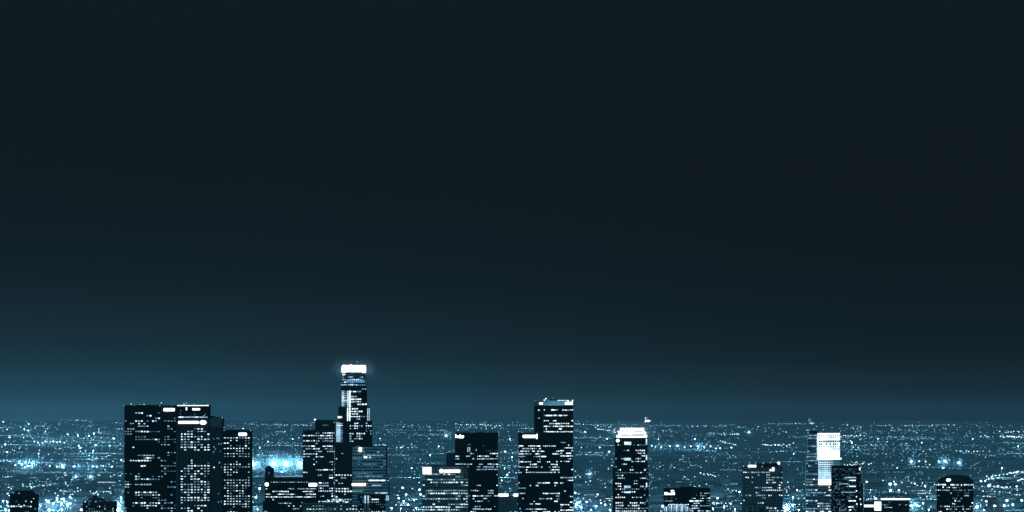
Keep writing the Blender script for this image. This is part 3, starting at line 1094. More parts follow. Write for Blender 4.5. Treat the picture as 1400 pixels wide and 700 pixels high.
# --- blue glass tower with white lit face
b = Building('office_tower', "blue glass tower with a blazing white lattice face below its roof, right of centre", 8000, 1126)
f = b.block('wall', [(1102, 8), (1117.5, 0), (1149.5, 0)], 627.5, F_GLASS, floor=3.65, col=2.9, depth=44, roof=False)
f2 = b.block('upper_shaft', [(1104, 8), (1118.3, 0), (1148, 0)], 593, F_GLASS, 627.48, floor=3.65, col=2.9, depth=42)
b.box("lit_face", 1118.4, 1148.0, 592.9, 612.4, LATTICE_UPLIT, -1.2, -.3)
b.box('lit_panel', 1118.4, 1148.0, 616.1, 625.9, SIGN, -1.25, -.3)
b.box("lit_face", 1118.4, 1148.0, 612.5, 616.0, LATTICE_UPLIT, -1.22, -.3)
b.box('lit_floor_edge', 1117, 1150.3, 626.0, 628, SIGN, -2, -.35)
b.box('lit_floor_edge', 1118.0, 1148.4, 599.9, 601.2, SIGN, -1.7, -1.22)
b.box('lit_floor_edge', 1118.0, 1148.4, 592.2, 593.6, SIGN, -1.7, -1.22)
b.box('lit_corner', 1116.9, 1118.1, 593, 625.9, FLOODLIT, -1.2, -.3)
for yy, hh, ww in ((595.6, 1.6, 1.5), (598.5, 1.5, 1.5), (603.4, 2.6, 1.9), (607.2, 2.5, 1.7), (610.8, 1.6, 1.3), (613.8, 1.2, 1.0), (616.8, .8, .7)):
    for i in range(12):
        x = 1120.4 + i * 2.42 + random.uniform(-.1, .1)
        if random.random() < .9:
            b.win(x - ww / 2, x + ww / 2, yy - hh / 2, yy + hh / 2, 'k', -1.35)
b.box("lit_face", 1119.0, 1138.4, 629, 655, FLOODLIT, -1.2, -.3)
b.box('lit_face', 1138.5, 1149.0, 629, 637.5, PALE_GLOW, -1.2, -.3)
for k in range(9):
    yy = 630.6 + k * 2.9
    hh = 1.9 - k * .09
    for i in range(8):
        x = 1120.8 + i * 2.35
        b.win(x - hh * .46, x + hh * .46, yy - hh / 2, yy + hh / 2, 'k', -1.35)
    if k < 3:
        for i in range(4):
            b.win(1140 + i * 2.5, 1141.5 + i * 2.5, yy - .9, yy + .9, 'k', -1.35)
b.box('lit_panel', 1119.0, 1138.5, 655.1, 663, SIGN, -1.3, -.3)
b.windows(f2[0], 594, dens=.85, mix='mmbm', seed=68, coh=.75, fill=(.9, .36), rowvar=.7)
b.box('corner_strip', 1103.6, 1104.2, 594, 627, PALE_GLOW, 7.2, 8.2)
b.box('corner_strip', 1101.5, 1102.1, 627.5, 720, PALE_GLOW, 7.2, 8.2)
b.windows(f[0], 629, dens=.85, mix='mmbmh', seed=69, coh=.6, fill=(.8, .38))
b.windows(f[1], 665, dens=.75, mix='hhmm', seed=70, coh=.6, fill=(.8, .45))
b.box('roof_plant', 1108.5, 1117, 589.2, 593, M_ROOF, 8, 26)
b.box('roof_plant', 1110, 1123, 591, 593, M_ROOF, 8, 24)
for x, y in ((1098.7, 588), (1105, 588), (1113.5, 587), (1105.2, 592), (1102.5, 625), (1099.7, 663), (1100, 676), (1126, 587.6), (1147.5, 592)):
    b.lamp(max(x, 1103.6), y, .7, L_MID, 7)
b.finish()

b = Building('office_tower', "black tower flecked with tiny lights, overlapping the foot of the blue glass tower", 7750, 1158)
f = b.block('wall', [(1138.2, 0), (1171, 0), (1178, 18)], 638, F_BLACK, floor=2.0, col=1.5, depth=44)
b.windows(f[0], 640, dens=.33, mix='ddmd', seed=72, coh=.35, fill=(.55, .5), rowvar=.5)
b.windows(f[1], 645, dens=.12, mix='dm', seed=73)
for (x0, x1, y0, y1) in ((1156, 1169.8, 652, 653.6), (1161, 1170, 656, 657.5), (1147, 1160, 661, 662), (1161, 1170, 664.3, 665.6), (1160, 1170, 684, 685.6), (1160, 1167, 692.4, 693.8), (1160.5, 1164, 696.5, 697.8), (1150, 1170, 672.4, 673.4)):
    b.win(x0, x1, y0, y1, 'h' if x1 - x0 < 11 else 'm', -.3)
b.box('sign', 1175.3, 1176.8, 639.5, 643, SIGN, 10, 12)
b.clutter(1139, 1171, 638, 5, 10)
for x, y in ((1171, 671), (1171.5, 689), (1176, 682.5), (1177, 689.5), (1171, 679)):
    b.lamp(x, y, .9, L_HOT, -.5)
b.finish()

b = Building('stair_tower', "slim dark tower with a pale lit edge strip, right of the black flecked tower", 7800, 1180)
b.block('wall', [(1177.8, 0), (1180.2, 0)], 662.5, F_BLACK, floor=4, col=2, depth=14)
b.box('lit_edge_strip', 1180.3, 1181.6, 661.5, 740, PALE_GLOW, -.5, 4)
for y in (662, 668, 674, 681, 688, 696):
    b.lamp(1180.9, y, .55, L_MID, -1)
b.finish()

b = Building('retail_block', "small block with a square white lit panel and a white strip to its left", 7600, 1196)
f = b.block('wall', [(1181.8, 0), (1205, 0)], 687.5, F_DARK, floor=4, col=3, depth=26)
b.box('lit_panel', 1195.6, 1204.6, 686, 698, SIGN, -1.2, -.2)
b.box('light_strip', 1181.4, 1194.6, 690.2, 693.2, SIGN, -1.2, -.2)
b.lamp(1190.8, 681.8, 1.2, L_MID, 3)
b.lamp(1197, 681.4, 1.7, L_HOT, 3)
b.mast(1190.8, 681.8, 687.5, .25, 3)
b.mast(1197, 681.4, 687.5, .25, 3)
b.finish()

b = Building('retail_block', "wide dark block with a long bright white line along its roof, lower right", 7700, 1224)
f = b.block('wall', [(1205.4, 0), (1243, 0)], 684.2, F_DARK, floor=3.6, col=3.0, depth=34)
for xa, xb in ((1204.3, 1216), (1216.6, 1229.5), (1230, 1244.6)):
    b.box('roof_light_line', xa, xb, 681.5, 683.4, SIGN, -1, .8)
b.windows(f[0], 686, dens=.35, mix='mdh', seed=76, coh=.3, fill=(.6, .4))
for x in (1211.5, 1212.5, 1217, 1219, 1221.5, 1222.5):
    b.box('roof_figure', x - .35, x + .35, 679.4, 680.9, W_MID, 0, .8)
b.finish()

# --- round-roofed tower at right
b = Building('office_tower', "black round-shouldered tower with a domed roof and lit window ring, far right", 7850, 1309)
pts = []
for k in range(9):
    a = math.pi * (k / 8.0)
    pts.append((1308.5 - 24.5 * math.cos(a), 26 - 26 * math.sin(a)))
f = b.block('wall', pts, 660.5, F_BLACK, floor=3.7, col=2.4, depth=52, roof=False)
prev = None
bm = bmesh.new()
rings = []
for (s, z) in ((1.0, 660.48), (.985, 657.5), (.9, 655), (.72, 652), (.5, 650), (.22, 649.2)):
    ring = []
    for k in range(24):
        a = math.tau * k / 24
        ring.append(bm.verts.new((b.X(1308.5 - 24.5 * s * math.cos(a)), 26 - 26 * s * math.sin(a), b.Z(z))))
    rings.append(ring)
for r0, r1 in zip(rings, rings[1:]):
    for k in range(24):
        bm.faces.new((r0[k], r0[(k + 1) % 24], r1[(k + 1) % 24], r1[k]))
bm.faces.new(rings[-1])
new_obj('domed_roof', bm, M_ROOF, b.root)
for i, ff in enumerate(f):
    b.windows(ff, 661, 665.5, dens=1.2, mix='hm', seed=80 + i, coh=0, rowvar=0, fill=(.7, .6))
    b.windows(ff, 665.5, dens=.35, mix='hmmd', seed=90 + i, coh=.3, fill=(.62, .4),
              bands=[(665, 672, .55), (672, 690, .14), (690, 697, .7), (697, 712, .4)])
b.pill('sign', 1294.2, 1300.2, 654.5, 658.2, y=3.5)
b.mast(1298.8, 647, 655, .3, 8)
b.lamp(1304.5, 653.2, .8, L_MID, 8)
b.lamp(1285.5, 652.8, .5, L_MID, 14)
for x, y in ((1306, 684.5), (1329.5, 687.5), (1289.5, 666)):
    b.lamp(x, y, 1.0, L_HOT, 1 if x > 1310 or x < 1300 else -.6)
b.finish()


# ------------------------------------------------------------------ lights of the plain
def lamp_place(px, py, h=10.0):
    Y = y_for(py, h)
    x = (px - 700) * K * Y
    return x, Y, ground_z(x, Y)


def lamp_mesh(key, r, mat, h=10.0, flat=.85):
    bm = bmesh.new()
    n = 6
    bm_box(bm, -.12, .12, -.12, .12, 0, h - r * flat, 0)
    bm_gem(bm, (0, 0, h), r, r * flat, 1)
    me = bpy.data.meshes.new('street_lamp')
    bm.to_mesh(me)
    bm.free()
    me.materials.append(M_METAL)
    me.materials.append(mat)
    return me


LAMP_CACHE = {}


def lamp_obj(name, px, py, size, mat, label, cat, group, h=10.0):
    x, Y, z = lamp_place(px, py, h)
    r = round(size * K * Y, 1)
    key = (r, mat.name, h)
    if key not in LAMP_CACHE:
        LAMP_CACHE[key] = lamp_mesh(key, r, mat, h)
    o = bpy.data.objects.new(name, LAMP_CACHE[key])
    COL.objects.link(o)
    o.location = (x, Y, z)
    tag(o, label, cat, group)
    return o


def flood(px, py, size, power, label, group=None, col=(0.20, 0.62, 1.0), h=24.0):
    size *= .78
    o = lamp_obj('floodlight', px, py, size, L_HOT, label, 'floodlight', group, h)
    if power:
        ld = bpy.data.lights.new('floodlight_beam', 'POINT')
        ld.energy = power
        ld.color = col
        ld.shadow_soft_size = size * K * o.location.y
        lo_ = bpy.data.objects.new('floodlight_beam', ld)
        COL.objects.link(lo_)
        lo_.parent = o
        lo_.location = (0, -size * K * o.location.y * 2 - 2, h)
    return o


FL = 1.9e5
PW = 9.0e5
for i, (x, y) in enumerate(((347, 634), (374.5, 634), (392, 634), (410, 634))):
    flood(x, y, 3.6 if i != 2 else 4.4, FL * 3.2, "%s of the four big hazy floodlights in a row above the colonnaded block" % ('leftmost', 'second', 'third', 'rightmost')[i],
          'row of four big floodlights', h=48.0)
g = "row of floodlights low over the horizon, right of the tower with the stepped white crown"
for x, y, s in ((891, 609.5, 1.4), (896, 611, 1.0), (904, 611.4, 1.3), (916, 610, 1.6), (926.5, 609.5, 1.9), (936, 611.5, 1.1), (944.5, 610, 1.6), (954.5, 610, 1.9), (963, 611, 1.3), (971.5, 610, 1.5), (979, 613, 1.3), (984.5, 612.8, 1.5)):
    flood(x, y, s, FL * .8, "floodlight in the bright row right of the white crowned tower", g)
g = "row of bright lamps in the left half of the plain"
for x, y, s in ((47, 604, 1.2), (52, 605, 1.3), (58, 605.5, 1.2), (62, 603.5, 1.7), (69, 604, 1.0), (73, 603.5, 1.9), (78, 604.5, 1.3), (82, 603.8, 1.5), (88, 605, 1.3)):
    flood(x, y, s, FL * .6, "bright lamp of the short blue-white row high on the plain at left", g)
for x, y, s, t in ((21, 636, 1.7, "in the brightest patch at far left"), (26, 633, 1.8, ""), (30, 635, 2.2, ""), (35, 632, 1.7, ""), (38, 637, 1.9, ""), (44, 634, 1.7, ""), (28, 630, 1.2, ""), (34, 639, 1.4, "")):
    flood(x, y, s, FL * 1.6, "floodlight in the brightest patch of lights at the far left", "floodlights of the brightest patch at the far left")
for x, y, s in ((68, 637, 1.4), (78, 638, 1.6), (85, 636.5, 2.1), (87, 639, 1.6), (102, 637.5, 1.5), (127, 637.5, 1.4), (133, 638, 1.3), (141, 637, 1.2), (153, 638, 1.7), (166, 629, 1.5)):
    flood(x, y, s, FL * .9, "bright lamp of the loose row right of the brightest patch at the far left", "loose row of bright lamps at the left")
SINGLES = [
    (610, 595.7, 2.5, "single haloed lamp above the pale gridded block, left of the black slab tower"),
    (1024, 591.4, 2.0, "single bright lamp near the horizon, left of the blue glass tower"),
    (104, 651.8, 2.1, "bright round lamp left of the broad black tower"),
    (124, 651.3, 2.2, "larger bright lamp between the lower left block and the broad black tower"),
    (1246, 631, 2.6, "leftmost and brightest of the lamps in the row above the right end"),
    (1256.6, 630.6, 1.7, "second lamp from the left in the row above the right end"),
    (1265.5, 631, 1.5, "third lamp from the left in the row above the right end"),
    (1284, 631, 2.1, "left lamp of the close bright pair above the domed tower"),
    (1292.3, 630.8, 2.9, "right lamp of the close bright pair above the domed tower"),
    (1311, 632.5, 2.6, "bright lamp above the right shoulder of the domed tower"),
    (1289, 640, 1.6, "lamp just above the left edge of the domed tower"),
    (1226.5, 639.8, 1.3, "small bright lamp right of the tiny-lights black tower"),
    (1185, 658.8, 1.9, "round lamp just right of the black flecked tower"),
    (1217, 661.8, 3.2, "biggest lamp in the gap right of the black flecked tower"),
    (1224, 662, 2.4, "lamp touching the biggest lamp on its right"),
    (1222, 658.4, 1.4, "small lamp just above the biggest lamp of the gap"),
    (1217.5, 670.6, 2.4, "lamp directly below the biggest lamp of the gap"),
    (1229, 670.3, 1.9, "lamp below and right of the biggest lamp of the gap"),
    (1251, 661.2, 1.5, "small lamp halfway to the domed tower"),
    (1352.2, 664, 3.0, "bright lamp right of the domed tower's shoulder"),
    (1341, 657.6, 2.1, "pale lamp above and left of the bright one right of the domed tower"),
    (1347, 657.5, 1.8, "right neighbour of the pale lamp near the domed tower"),
    (1390, 665, 1.7, "lamp near the right edge above the bottom glow"),
    (1335.2, 693.3, 2.9, "big lamp touching the domed tower's right side at the bottom"),
    (1348.3, 685.3, 2.2, "lamp low between the domed tower and the right edge"),
    (1359.5, 691.5, 2.3, "lamp left of the bottom right pair"),
    (1376.5, 684.3, 2.8, "upper lamp of the bottom right pair"),
    (1373, 691.3, 2.6, "lower lamp of the bottom right pair"),
    (1397, 684.2, 2.3, "lamp on the right edge near the bottom"),
    (1075.3, 694.8, 3.6, "very bright lamp at the foot of the grey gridded tower's right side"),
    (1246.3, 691.3, 2.6, "left half of the double lamp right of the block with the roof line"),
    (1253.6, 690.8, 2.3, "right half of the double lamp right of the block with the roof line"),
    (806, 648, 2.2, "bright lamp halfway up the gap right of the tall teal-banded tower"),
    (786.5, 673.8, 1.7, "lamp beside the right edge of the tall teal-banded tower, upper one"),
    (788, 689.8, 2.5, "lamp beside the right edge of the tall teal-banded tower, lower one"),
    (817, 676, 1.8, "lamp with a bright mast, left of the white crowned tower"),
    (827.5, 690, 2.0, "lamp low beside the white crowned tower"),
    (833, 617.6, 1.9, "lamp just left of the white crowned tower's shoulder"),
    (550.5, 667, 2.3, "lamp alone right of the striped building"),
    (573.5, 669.5, 2.2, "upper lamp touching the left side of the pale gridded block"),
    (575, 676, 2.1, "lower lamp touching the left side of the pale gridded block"),
    (555.5, 676, 1.9, "lamp left of the pale gridded block"),
    (558, 690, 2.0, "lowest lamp left of the pale gridded block"),
    (535.5, 695, 2.1, "lamp at the foot of the building with glowing piers"),
    (690.5, 617.5, 2.0, "lamp between the black slab tower and the tall tower, upper one"),
    (693.5, 649, 2.1, "lamp between the black slab tower and the tall tower, middle one"),
    (686, 656.8, 1.5, "small lamp below the middle one between the slab towers"),
    (366.5, 603.8, 1.6, "small lamp mast high above the colonnaded block's left end"),
    (350, 680, 2.0, "upper lamp beside the foot of the left cluster"),
    (344, 686, 2.2, "lamp touching the foot of the left cluster"),
    (111, 697, 2.6, "lamp left of the hipped-roof block at the bottom edge"),
    (981, 681, 2.1, "lamp right of the low wide black block"),
    (999, 688.4, 1.7, "lamp between the low wide black block and the grey gridded tower"),
    (1011, 672.6, 1.9, "lamp above and left of the grey gridded tower's foot"),
    (980, 688, 1.5, "small lamp low right of the low wide black block"),
]
for x, y, s, l in SINGLES:
    flood(x, y, s, FL * .35 * s * s / 4 * (2.2 if y > 655 else 1), l)
g = "floodlights of the glowing lots at the bottom left"
for k in range(38):
    x = random.choice((random.gauss(60, 12), random.gauss(90, 16), random.gauss(162, 5), random.gauss(8, 8)))
    if 13 < x < 50 or 113 < x < 157:
        continue
    y = random.uniform(679, 698)
    flood(x, y, random.uniform(1.0, 2.2), PW * .5, "floodlight in the glowing lots along the bottom left edge", g)
g = "floodlights of the glowing lots near the bottom edge"
for x, y in ((545, 681), (552, 685), (566, 683), (569, 694), (548, 695), (795, 694), (802, 686), (808, 697), (815, 692), (834, 697), (822, 688), (960, 697), (975, 695), (990, 693), (1005, 696), (1085, 690), (1092, 697), (1084, 680), (1270, 697), (1262, 688), (1345, 697), (1385, 690), (355, 668), (352, 696), (695, 690), (1090, 670)):
    flood(x, y, random.uniform(1.1, 1.9), PW * .6, "floodlight of the glowing lots near the bottom edge, right of the left cluster", g)

g = "floodlights added to brighten the far ground at left"
for k in range(34):  # extra lamps added to brighten the far left ground
    x, y = 345 * random.random() ** 1.3, random.uniform(577, 627)
    flood(x, y, random.uniform(.7, 1.1), PW * random.uniform(1.0, 3.2) * (1 - x / 700), "added floodlight brightening the far ground, high on the plain at left", g, h=40.0)
g = "floodlights scattered over the middle of the plain"
for x, y in ((520, 600), (548, 612), (563, 640), (600, 610), (588, 622), (697, 600), (700, 625), (690, 640), (800, 590), (830, 600), (820, 612), (795, 612), (900, 600), (950, 600), (1000, 612),
             (1060, 608), (1085, 620), (1165, 605), (1200, 600), (1260, 605), (1330, 600), (1385, 597), (1392, 610), (1370, 640), (1390, 645), (355, 612), (400, 600), (385, 645), (1190, 670), (1265, 665)):
    flood(x, y, random.uniform(.7, 1.1), PW * random.uniform(.5, 1.6), "floodlight among the small lights over the middle of the plain", g, h=36.0)

# street rows and scattered lamps
pts = []


def row(x0, y0, x1, y1, step, bright, jitter=.8):
    n = max(2, int(abs(x1 - x0) / step))
    for i in range(n + 1):
        if random.random() < .14:
            continue
        t = i / n
        pts.append((x0 + (x1 - x0) * t + random.gauss(0, jitter), y0 + (y1 - y0) * t + random.gauss(0, jitter * .75), bright * random.uniform(.6, 1.25)))


for a in ((28, 572.5, 72, 572, 3, .9), (75, 573.5, 118, 574.5, 3, .6), (118, 575, 168, 575, 4, .5), (26, 583, 60, 583, 2.5, .6), (118, 582, 165, 583, 3.2, .5),
          (0, 577, 24, 580, 3, .6), (100, 597, 140, 600, 3, .5), (74, 613, 102, 612, 2.2, .7), (0, 629, 40, 629, 3, .7), (50, 634, 160, 638, 3.5, .7),
          (120, 623, 145, 625, 2.5, .7), (36, 665, 66, 664, 1.7, .7), (0, 653, 50, 648, 4, .6), (55, 644, 120, 650, 4, .5), (622, 580.6, 700, 581.3, 1.7, .8),
          (622, 584, 735, 584.5, 3, .4), (785, 578.5, 845, 585, 2.6, .6), (815, 586, 846, 590, 2, .9), (785, 598, 842, 598, 2.4, .45), (785, 588, 800, 592, 2, .7),
          (508, 582, 615, 580, 3.5, .5), (508, 608, 570, 612, 2.5, .7), (510, 618, 570, 604, 3.5, .5), (345, 580, 372, 581, 2.5, .5), (376, 580.5, 398, 582, 2, .7),
          (408, 582, 430, 581, 2.2, .6), (376, 590, 390, 591, 2, .6), (345, 607, 414, 610, 2.6, .6), (380, 605, 412, 606, 3, .6), (345, 640, 414, 650, 3.4, .5),
          (963, 592, 1010, 594, 2.8, .8), (985, 603, 1006, 608, 1.8, .8), (1036, 607, 1080, 609, 2.1, .9), (890, 613, 985, 616, 2.6, .6), (985, 613, 1035, 614, 3, .6),
          (1043, 590, 1102, 600, 3, .5), (1045, 598, 1075, 598, 3, .6), (1060, 616, 1100, 618, 3, .4), (890, 641, 935, 643, 3.2, .5), (955, 647, 977, 650, 2, .9),
          (985, 642, 1015, 643, 3, .5), (1150, 596, 1185, 595, 2.8, .9), (1152, 604, 1178, 601, 2, .8), (1155, 636, 1190, 634, 2, .8), (1165, 631, 1180, 637, 2, .6),
          (1185, 588, 1260, 589, 3.4, .5), (1190, 598, 1300, 600, 2.4, .5), (1280, 605, 1330, 604, 2.3, .6), (1308, 617, 1352, 617, 4, 1.0), (1316, 619, 1360, 623, 2.6, .5),
          (1340, 596.5, 1354, 597, 2, .8), (1368, 597, 1400, 596.5, 1.9, 1.2), (1366, 591, 1400, 589, 3.2, .9), (1338, 604, 1400, 606, 3, .6),
          (1349, 652, 1400, 644, 1.7, 1.1), (1348, 655, 1376, 654, 2, .8), (1388, 657, 1400, 655, 1.6, 1.1), (1357, 665, 1378, 667, 1.7, .8), (1385, 677, 1397, 676.5, 2, .8),
          (1230, 660, 1283, 662, 3.2, .8), (1188, 660, 1216, 663, 3, .6), (345, 660, 362, 664, 2.4, .6), (784, 652, 838, 640, 3.2, .5), (784, 675, 800, 675.5, 3.2, .6),
          (792, 618, 838, 620, 2.2, .6), (681, 618, 707, 620, 2.2, .7), (681, 584, 730, 583, 2.6, .4), (70, 686, 113, 684, 3, .8), (52, 690, 112, 692, 2.6, .8),
          (1181, 684, 1200, 682, 3, .8), (1335, 678, 1358, 678.5, 1.6, .5), (1345, 672, 1400, 674, 4, .5), (971, 672, 1016, 670, 4.5, .6), (1072, 668, 1102, 662, 4, .6)):
    row(*a)
blobs = [(random.uniform(0, 1400), random.uniform(576, 695), random.uniform(8, 45), random.uniform(2, 7)) for _ in range(190)]
for (cx_, cy_, sx, sy) in blobs:
    for _ in range(random.randint(8, 22)):
        pts.append((random.gauss(cx_, sx), random.gauss(cy_, sy), random.uniform(.2, .8) ** 1.3))
for _ in range(1300):
    x = random.uniform(-60, 1460)
    y = 572 + 130 * random.random() ** 1.15
    pts.append((x, y, random.uniform(.15, .8)))
for _ in range(700):
    x = random.uniform(-60, 345)
    y = random.uniform(583, 700)
    pts.append((x, y, random.uniform(.2, .95)))
for _ in range(260):
    x = random.uniform(1150, 1420)
    y = random.uniform(578, 625)
    pts.append((x, y, random.uniform(.2, .7)))

clean = []
for (x, y, br) in pts:
    hb = 573.5 if x < 130 else (577 if x < 1000 else 580)
    if y < hb + random.uniform(-2, 3) or y > 706 or x < -80 or x > 1480:
        continue
    if 140 < x < 900 and random.random() < .08:
        continue
    m = noise.noise(Vector((x / 60.0, y / 9.0, 1.7)))
    if br < .8 and m < -.22 and random.random() < .8:
        continue
    clean.append((x, y, br))


def street(x, y, ln, slope, step, br):
    """a street seen nearly end-on or across: lamps of one brightness, unevenly hidden by roofs and trees"""
    t = 0.0
    while t < ln:
        t += step * random.uniform(.6, 1.6)
        if random.random() < .25:
            t += step * random.uniform(1, 6)
        clean.append((x + t, y + slope * t + random.gauss(0, .35), br * random.uniform(.55, 1.2)))


for _ in range(95):
    street(random.uniform(-80, 1400), 577 + 38 * random.random(), random.uniform(25, 150), random.uniform(-.02, .02), random.uniform(2.0, 4.5), random.uniform(.15, .75))
for _ in range(70):
    street(random.uniform(-80, 1400), random.uniform(605, 700), random.uniform(20, 110), random.uniform(-.06, .06), random.uniform(2.2, 6), random.uniform(.2, .8))
for _ in range(24):
    street(random.uniform(-20, 1400), random.uniform(595, 690), random.uniform(10, 30), random.choice((-1, 1)) * random.uniform(.3, .9), random.uniform(1.8, 3.5), random.uniform(.3, .8))
for _ in range(500):
    clean.append((random.uniform(-60, 1460), 577 + 36 * random.random() ** 1.2, random.uniform(.1, .5)))


def style(br, y):
    s = .46 + .36 * min(1.3, br) * random.uniform(.7, 1.2)
    if y > 650:
        s *= 1.15
    mat = L_HOT if br > .72 else (L_MID if br > .38 else (L_DIM if random.random() < .75 else L_BLU))
    return s, mat


# silhouettes of the towers, to keep the individual lamps where they can be seen
SIL = [(13, 50, 671), (113, 157, 680), (169, 343, 553), (343, 345, 589), (361, 434, 652), (414, 458, 575), (458, 531, 575), (577, 641, 637), (622, 681, 592), (681, 708, 675),
       (708, 785, 547), (838, 888, 584), (907, 971, 666), (1015, 1072, 633), (1102, 1149, 590), (1138, 1180, 637), (1181, 1245, 680), (1284, 1333, 649)]


def seen(x, y):
    return 2 < x < 1398 and y < 698 and not any(a - 1 < x < b_ + 1 and y > c - 1 for a, b_, c in SIL)


vis = [c for c in clean if seen(c[0], c[1])]
vis.sort(key=lambda c: -(c[2] * (1.0 + max(0, (c[1] - 640)) / 60)))
solo = vis[:300]
solo_set = set(id(c) for c in solo)
for (x, y, br) in solo:
    s, mat = style(max(br, .75), y)
    lb, gg = ("small white street lamp among many in the streets of the near plain", "street lamps of the near plain") if y > 640 else \
        ("small white street lamp among many in the far streets near the horizon", "street lamps of the far plain")
    lamp_obj('street_lamp', x, y, s, mat, lb, 'street lamp', gg)
bm = bmesh.new()
for c in clean:
    if id(c) in solo_set:
        continue
    x, y, br = c
    s, mat = style(br, y)
    h = 9.0
    wx, wy, wz = lamp_place(x, y, h)
    r = s * K * wy
    bm_gem(bm, (wx, wy, wz + h), r * random.uniform(.9, 1.4), r * .8, (L_HOT, L_MID, L_DIM, L_BLU).index(mat), n=5)
    bm_box(bm, wx - .12, wx + .12, wy - .12, wy + .12, wz - 2, wz + h - r * .8, 4)
o = new_obj('distant_city_lights', bm, [L_HOT, L_MID, L_DIM, L_BLU, M_METAL])
tag(o, kind='stuff', label="countless tiny street and house lights spread over the plain to the horizon", cat='city lights')
print("lamps", len(clean))


# ------------------------------------------------------------------ low buildings on the plain
def low_block(px, py, wpx, hm, dm, strip=None, label=None, group=None):
    Y = y_for(py, 0)
    x = (px - 700) * K * Y
    z = ground_z(x, Y)
    w = wpx * K * Y
    root = bpy.data.objects.new('warehouse', None)
    COL.objects.link(root)
    root.location = (x, Y, z)
    tag(root, label, 'warehouse', group)
    bm = bmesh.new()
    m = random.choice(M_LOW)
    bm_box(bm, -w / 2, w / 2, 0, dm, -3, hm)
    new_obj('wall', bm, m, root)
    bm = bmesh.new()
    bm_box(bm, -w / 2 - .3, w / 2 + .3, -.3, dm + .3, hm + .01, hm + .8)
    for k in range(random.randint(1, 4)):
        cx2 = random.uniform(-w * .35, w * .35)
        bm_box(bm, cx2 - w * .04, cx2 + w * .04, dm * .3, dm * .6, hm + .81, hm + 2.6)
    new_obj('roof', bm, m, root)
    if strip:
        bm = bmesh.new()
        t0, t1 = sorted((random.uniform(-.5, .1), random.uniform(.0, .5)))
        bm_box(bm, w * t0, w * max(t1, t0 + .3), -.6, -.02, hm * .55, hm * .55 + .55 * K * Y)
        new_obj('lit_canopy', bm, strip, root)


G = "low blocks and sheds on the plain"
n = 0
tries = 0
while n < 120 and tries < 3000:
    tries += 1
    y = random.uniform(655, 702)
    x = random.uniform(0, 1400)
    if not seen(x, min(y, 697)):
        continue
    st = random.random()
    low_block(x, y, random.uniform(8, 34), random.uniform(6, 15), random.uniform(30, 90),
              (W_MID if st < .10 else (PALE_GLOW if st < .3 else None)), "low flat-roofed shed among the street lights between the towers", G)
    n += 1
for (x, y, w, l) in ((148, 661.5, 34, "long low shed with a lit eave left of the broad black tower"), (12, 668, 26, "shed with a lit front left of the squat black block"),
                     (831, 684.5, 34, "long shed with a white lit canopy left of the white crowned tower"), (822, 680, 20, "shed behind the long one with the white lit canopy"),
                     (1352, 678, 26, "shed with a thin lit line right of the domed tower"), (998, 681, 16, "small lit shed right of the low wide black block"),
                     (1262, 677, 40, "long shed with a lit line left of the domed tower"), (560, 694, 26, "lit shed left of the pale gridded block at the bottom"),
                     (1090, 681, 22, "lit shed between the grey gridded tower and the blue glass tower"), (895, 684, 14, "pale lit shed right of the white crowned tower")):
    low_block(x, y, w, 9, 40, W_HOT if w > 30 else W_MID, l)

# added scattering balls round bright lamps, standing in for their lens glow
def halo_volume(dens):
    key = 'halo_volume_%d' % round(dens * 1e6)
    m = bpy.data.materials.get(key)
    if m:
        return m
    m = bpy.data.materials.new(key)
    m.use_nodes = True
    N, L = m.node_tree.nodes, m.node_tree.links
    N.clear()
    oo = N.new('ShaderNodeOutputMaterial')
    vv = N.new('ShaderNodeVolumePrincipled')
    vv.inputs['Color'].default_value = (0.9, 0.95, 1.0, 1)
    tc = N.new('ShaderNodeTexCoord')
    gr = N.new('ShaderNodeTexGradient')
    gr.gradient_type = 'SPHERICAL'
    pw = N.new('ShaderNodeMath')
    pw.operation = 'POWER'
    pw.inputs[1].default_value = 1.4
    ml = N.new('ShaderNodeMath')
    ml.operation = 'MULTIPLY'
    ml.inputs[1].default_value = dens
    L.new(tc.outputs['Object'], gr.inputs['Vector'])
    L.new(gr.outputs['Fac'], pw.inputs[0])
    L.new(pw.outputs[0], ml.inputs[0])
    L.new(ml.outputs[0], vv.inputs['Density'])
    L.new(vv.outputs[0], oo.inputs['Volume'])
    return m


def halo_ball(name, loc, scale, dens):
    bm = bmesh.new()
    bmesh.ops.create_icosphere(bm, subdivisions=3, radius=1.0)
    o = new_obj(name, bm, halo_volume(dens), None, loc)
    o.scale = scale
    tag(o, kind='stuff')
    return o


def add_halo(px, py, rx, rz, dens=4e-3, h=24.0):
    x, Y, z = lamp_place(px, py, h)
    a, c = rx * K * Y, rz * K * Y
    halo_ball('lamp_halo', (x, Y, z + h), (a, max(c, 60.0), c), dens)


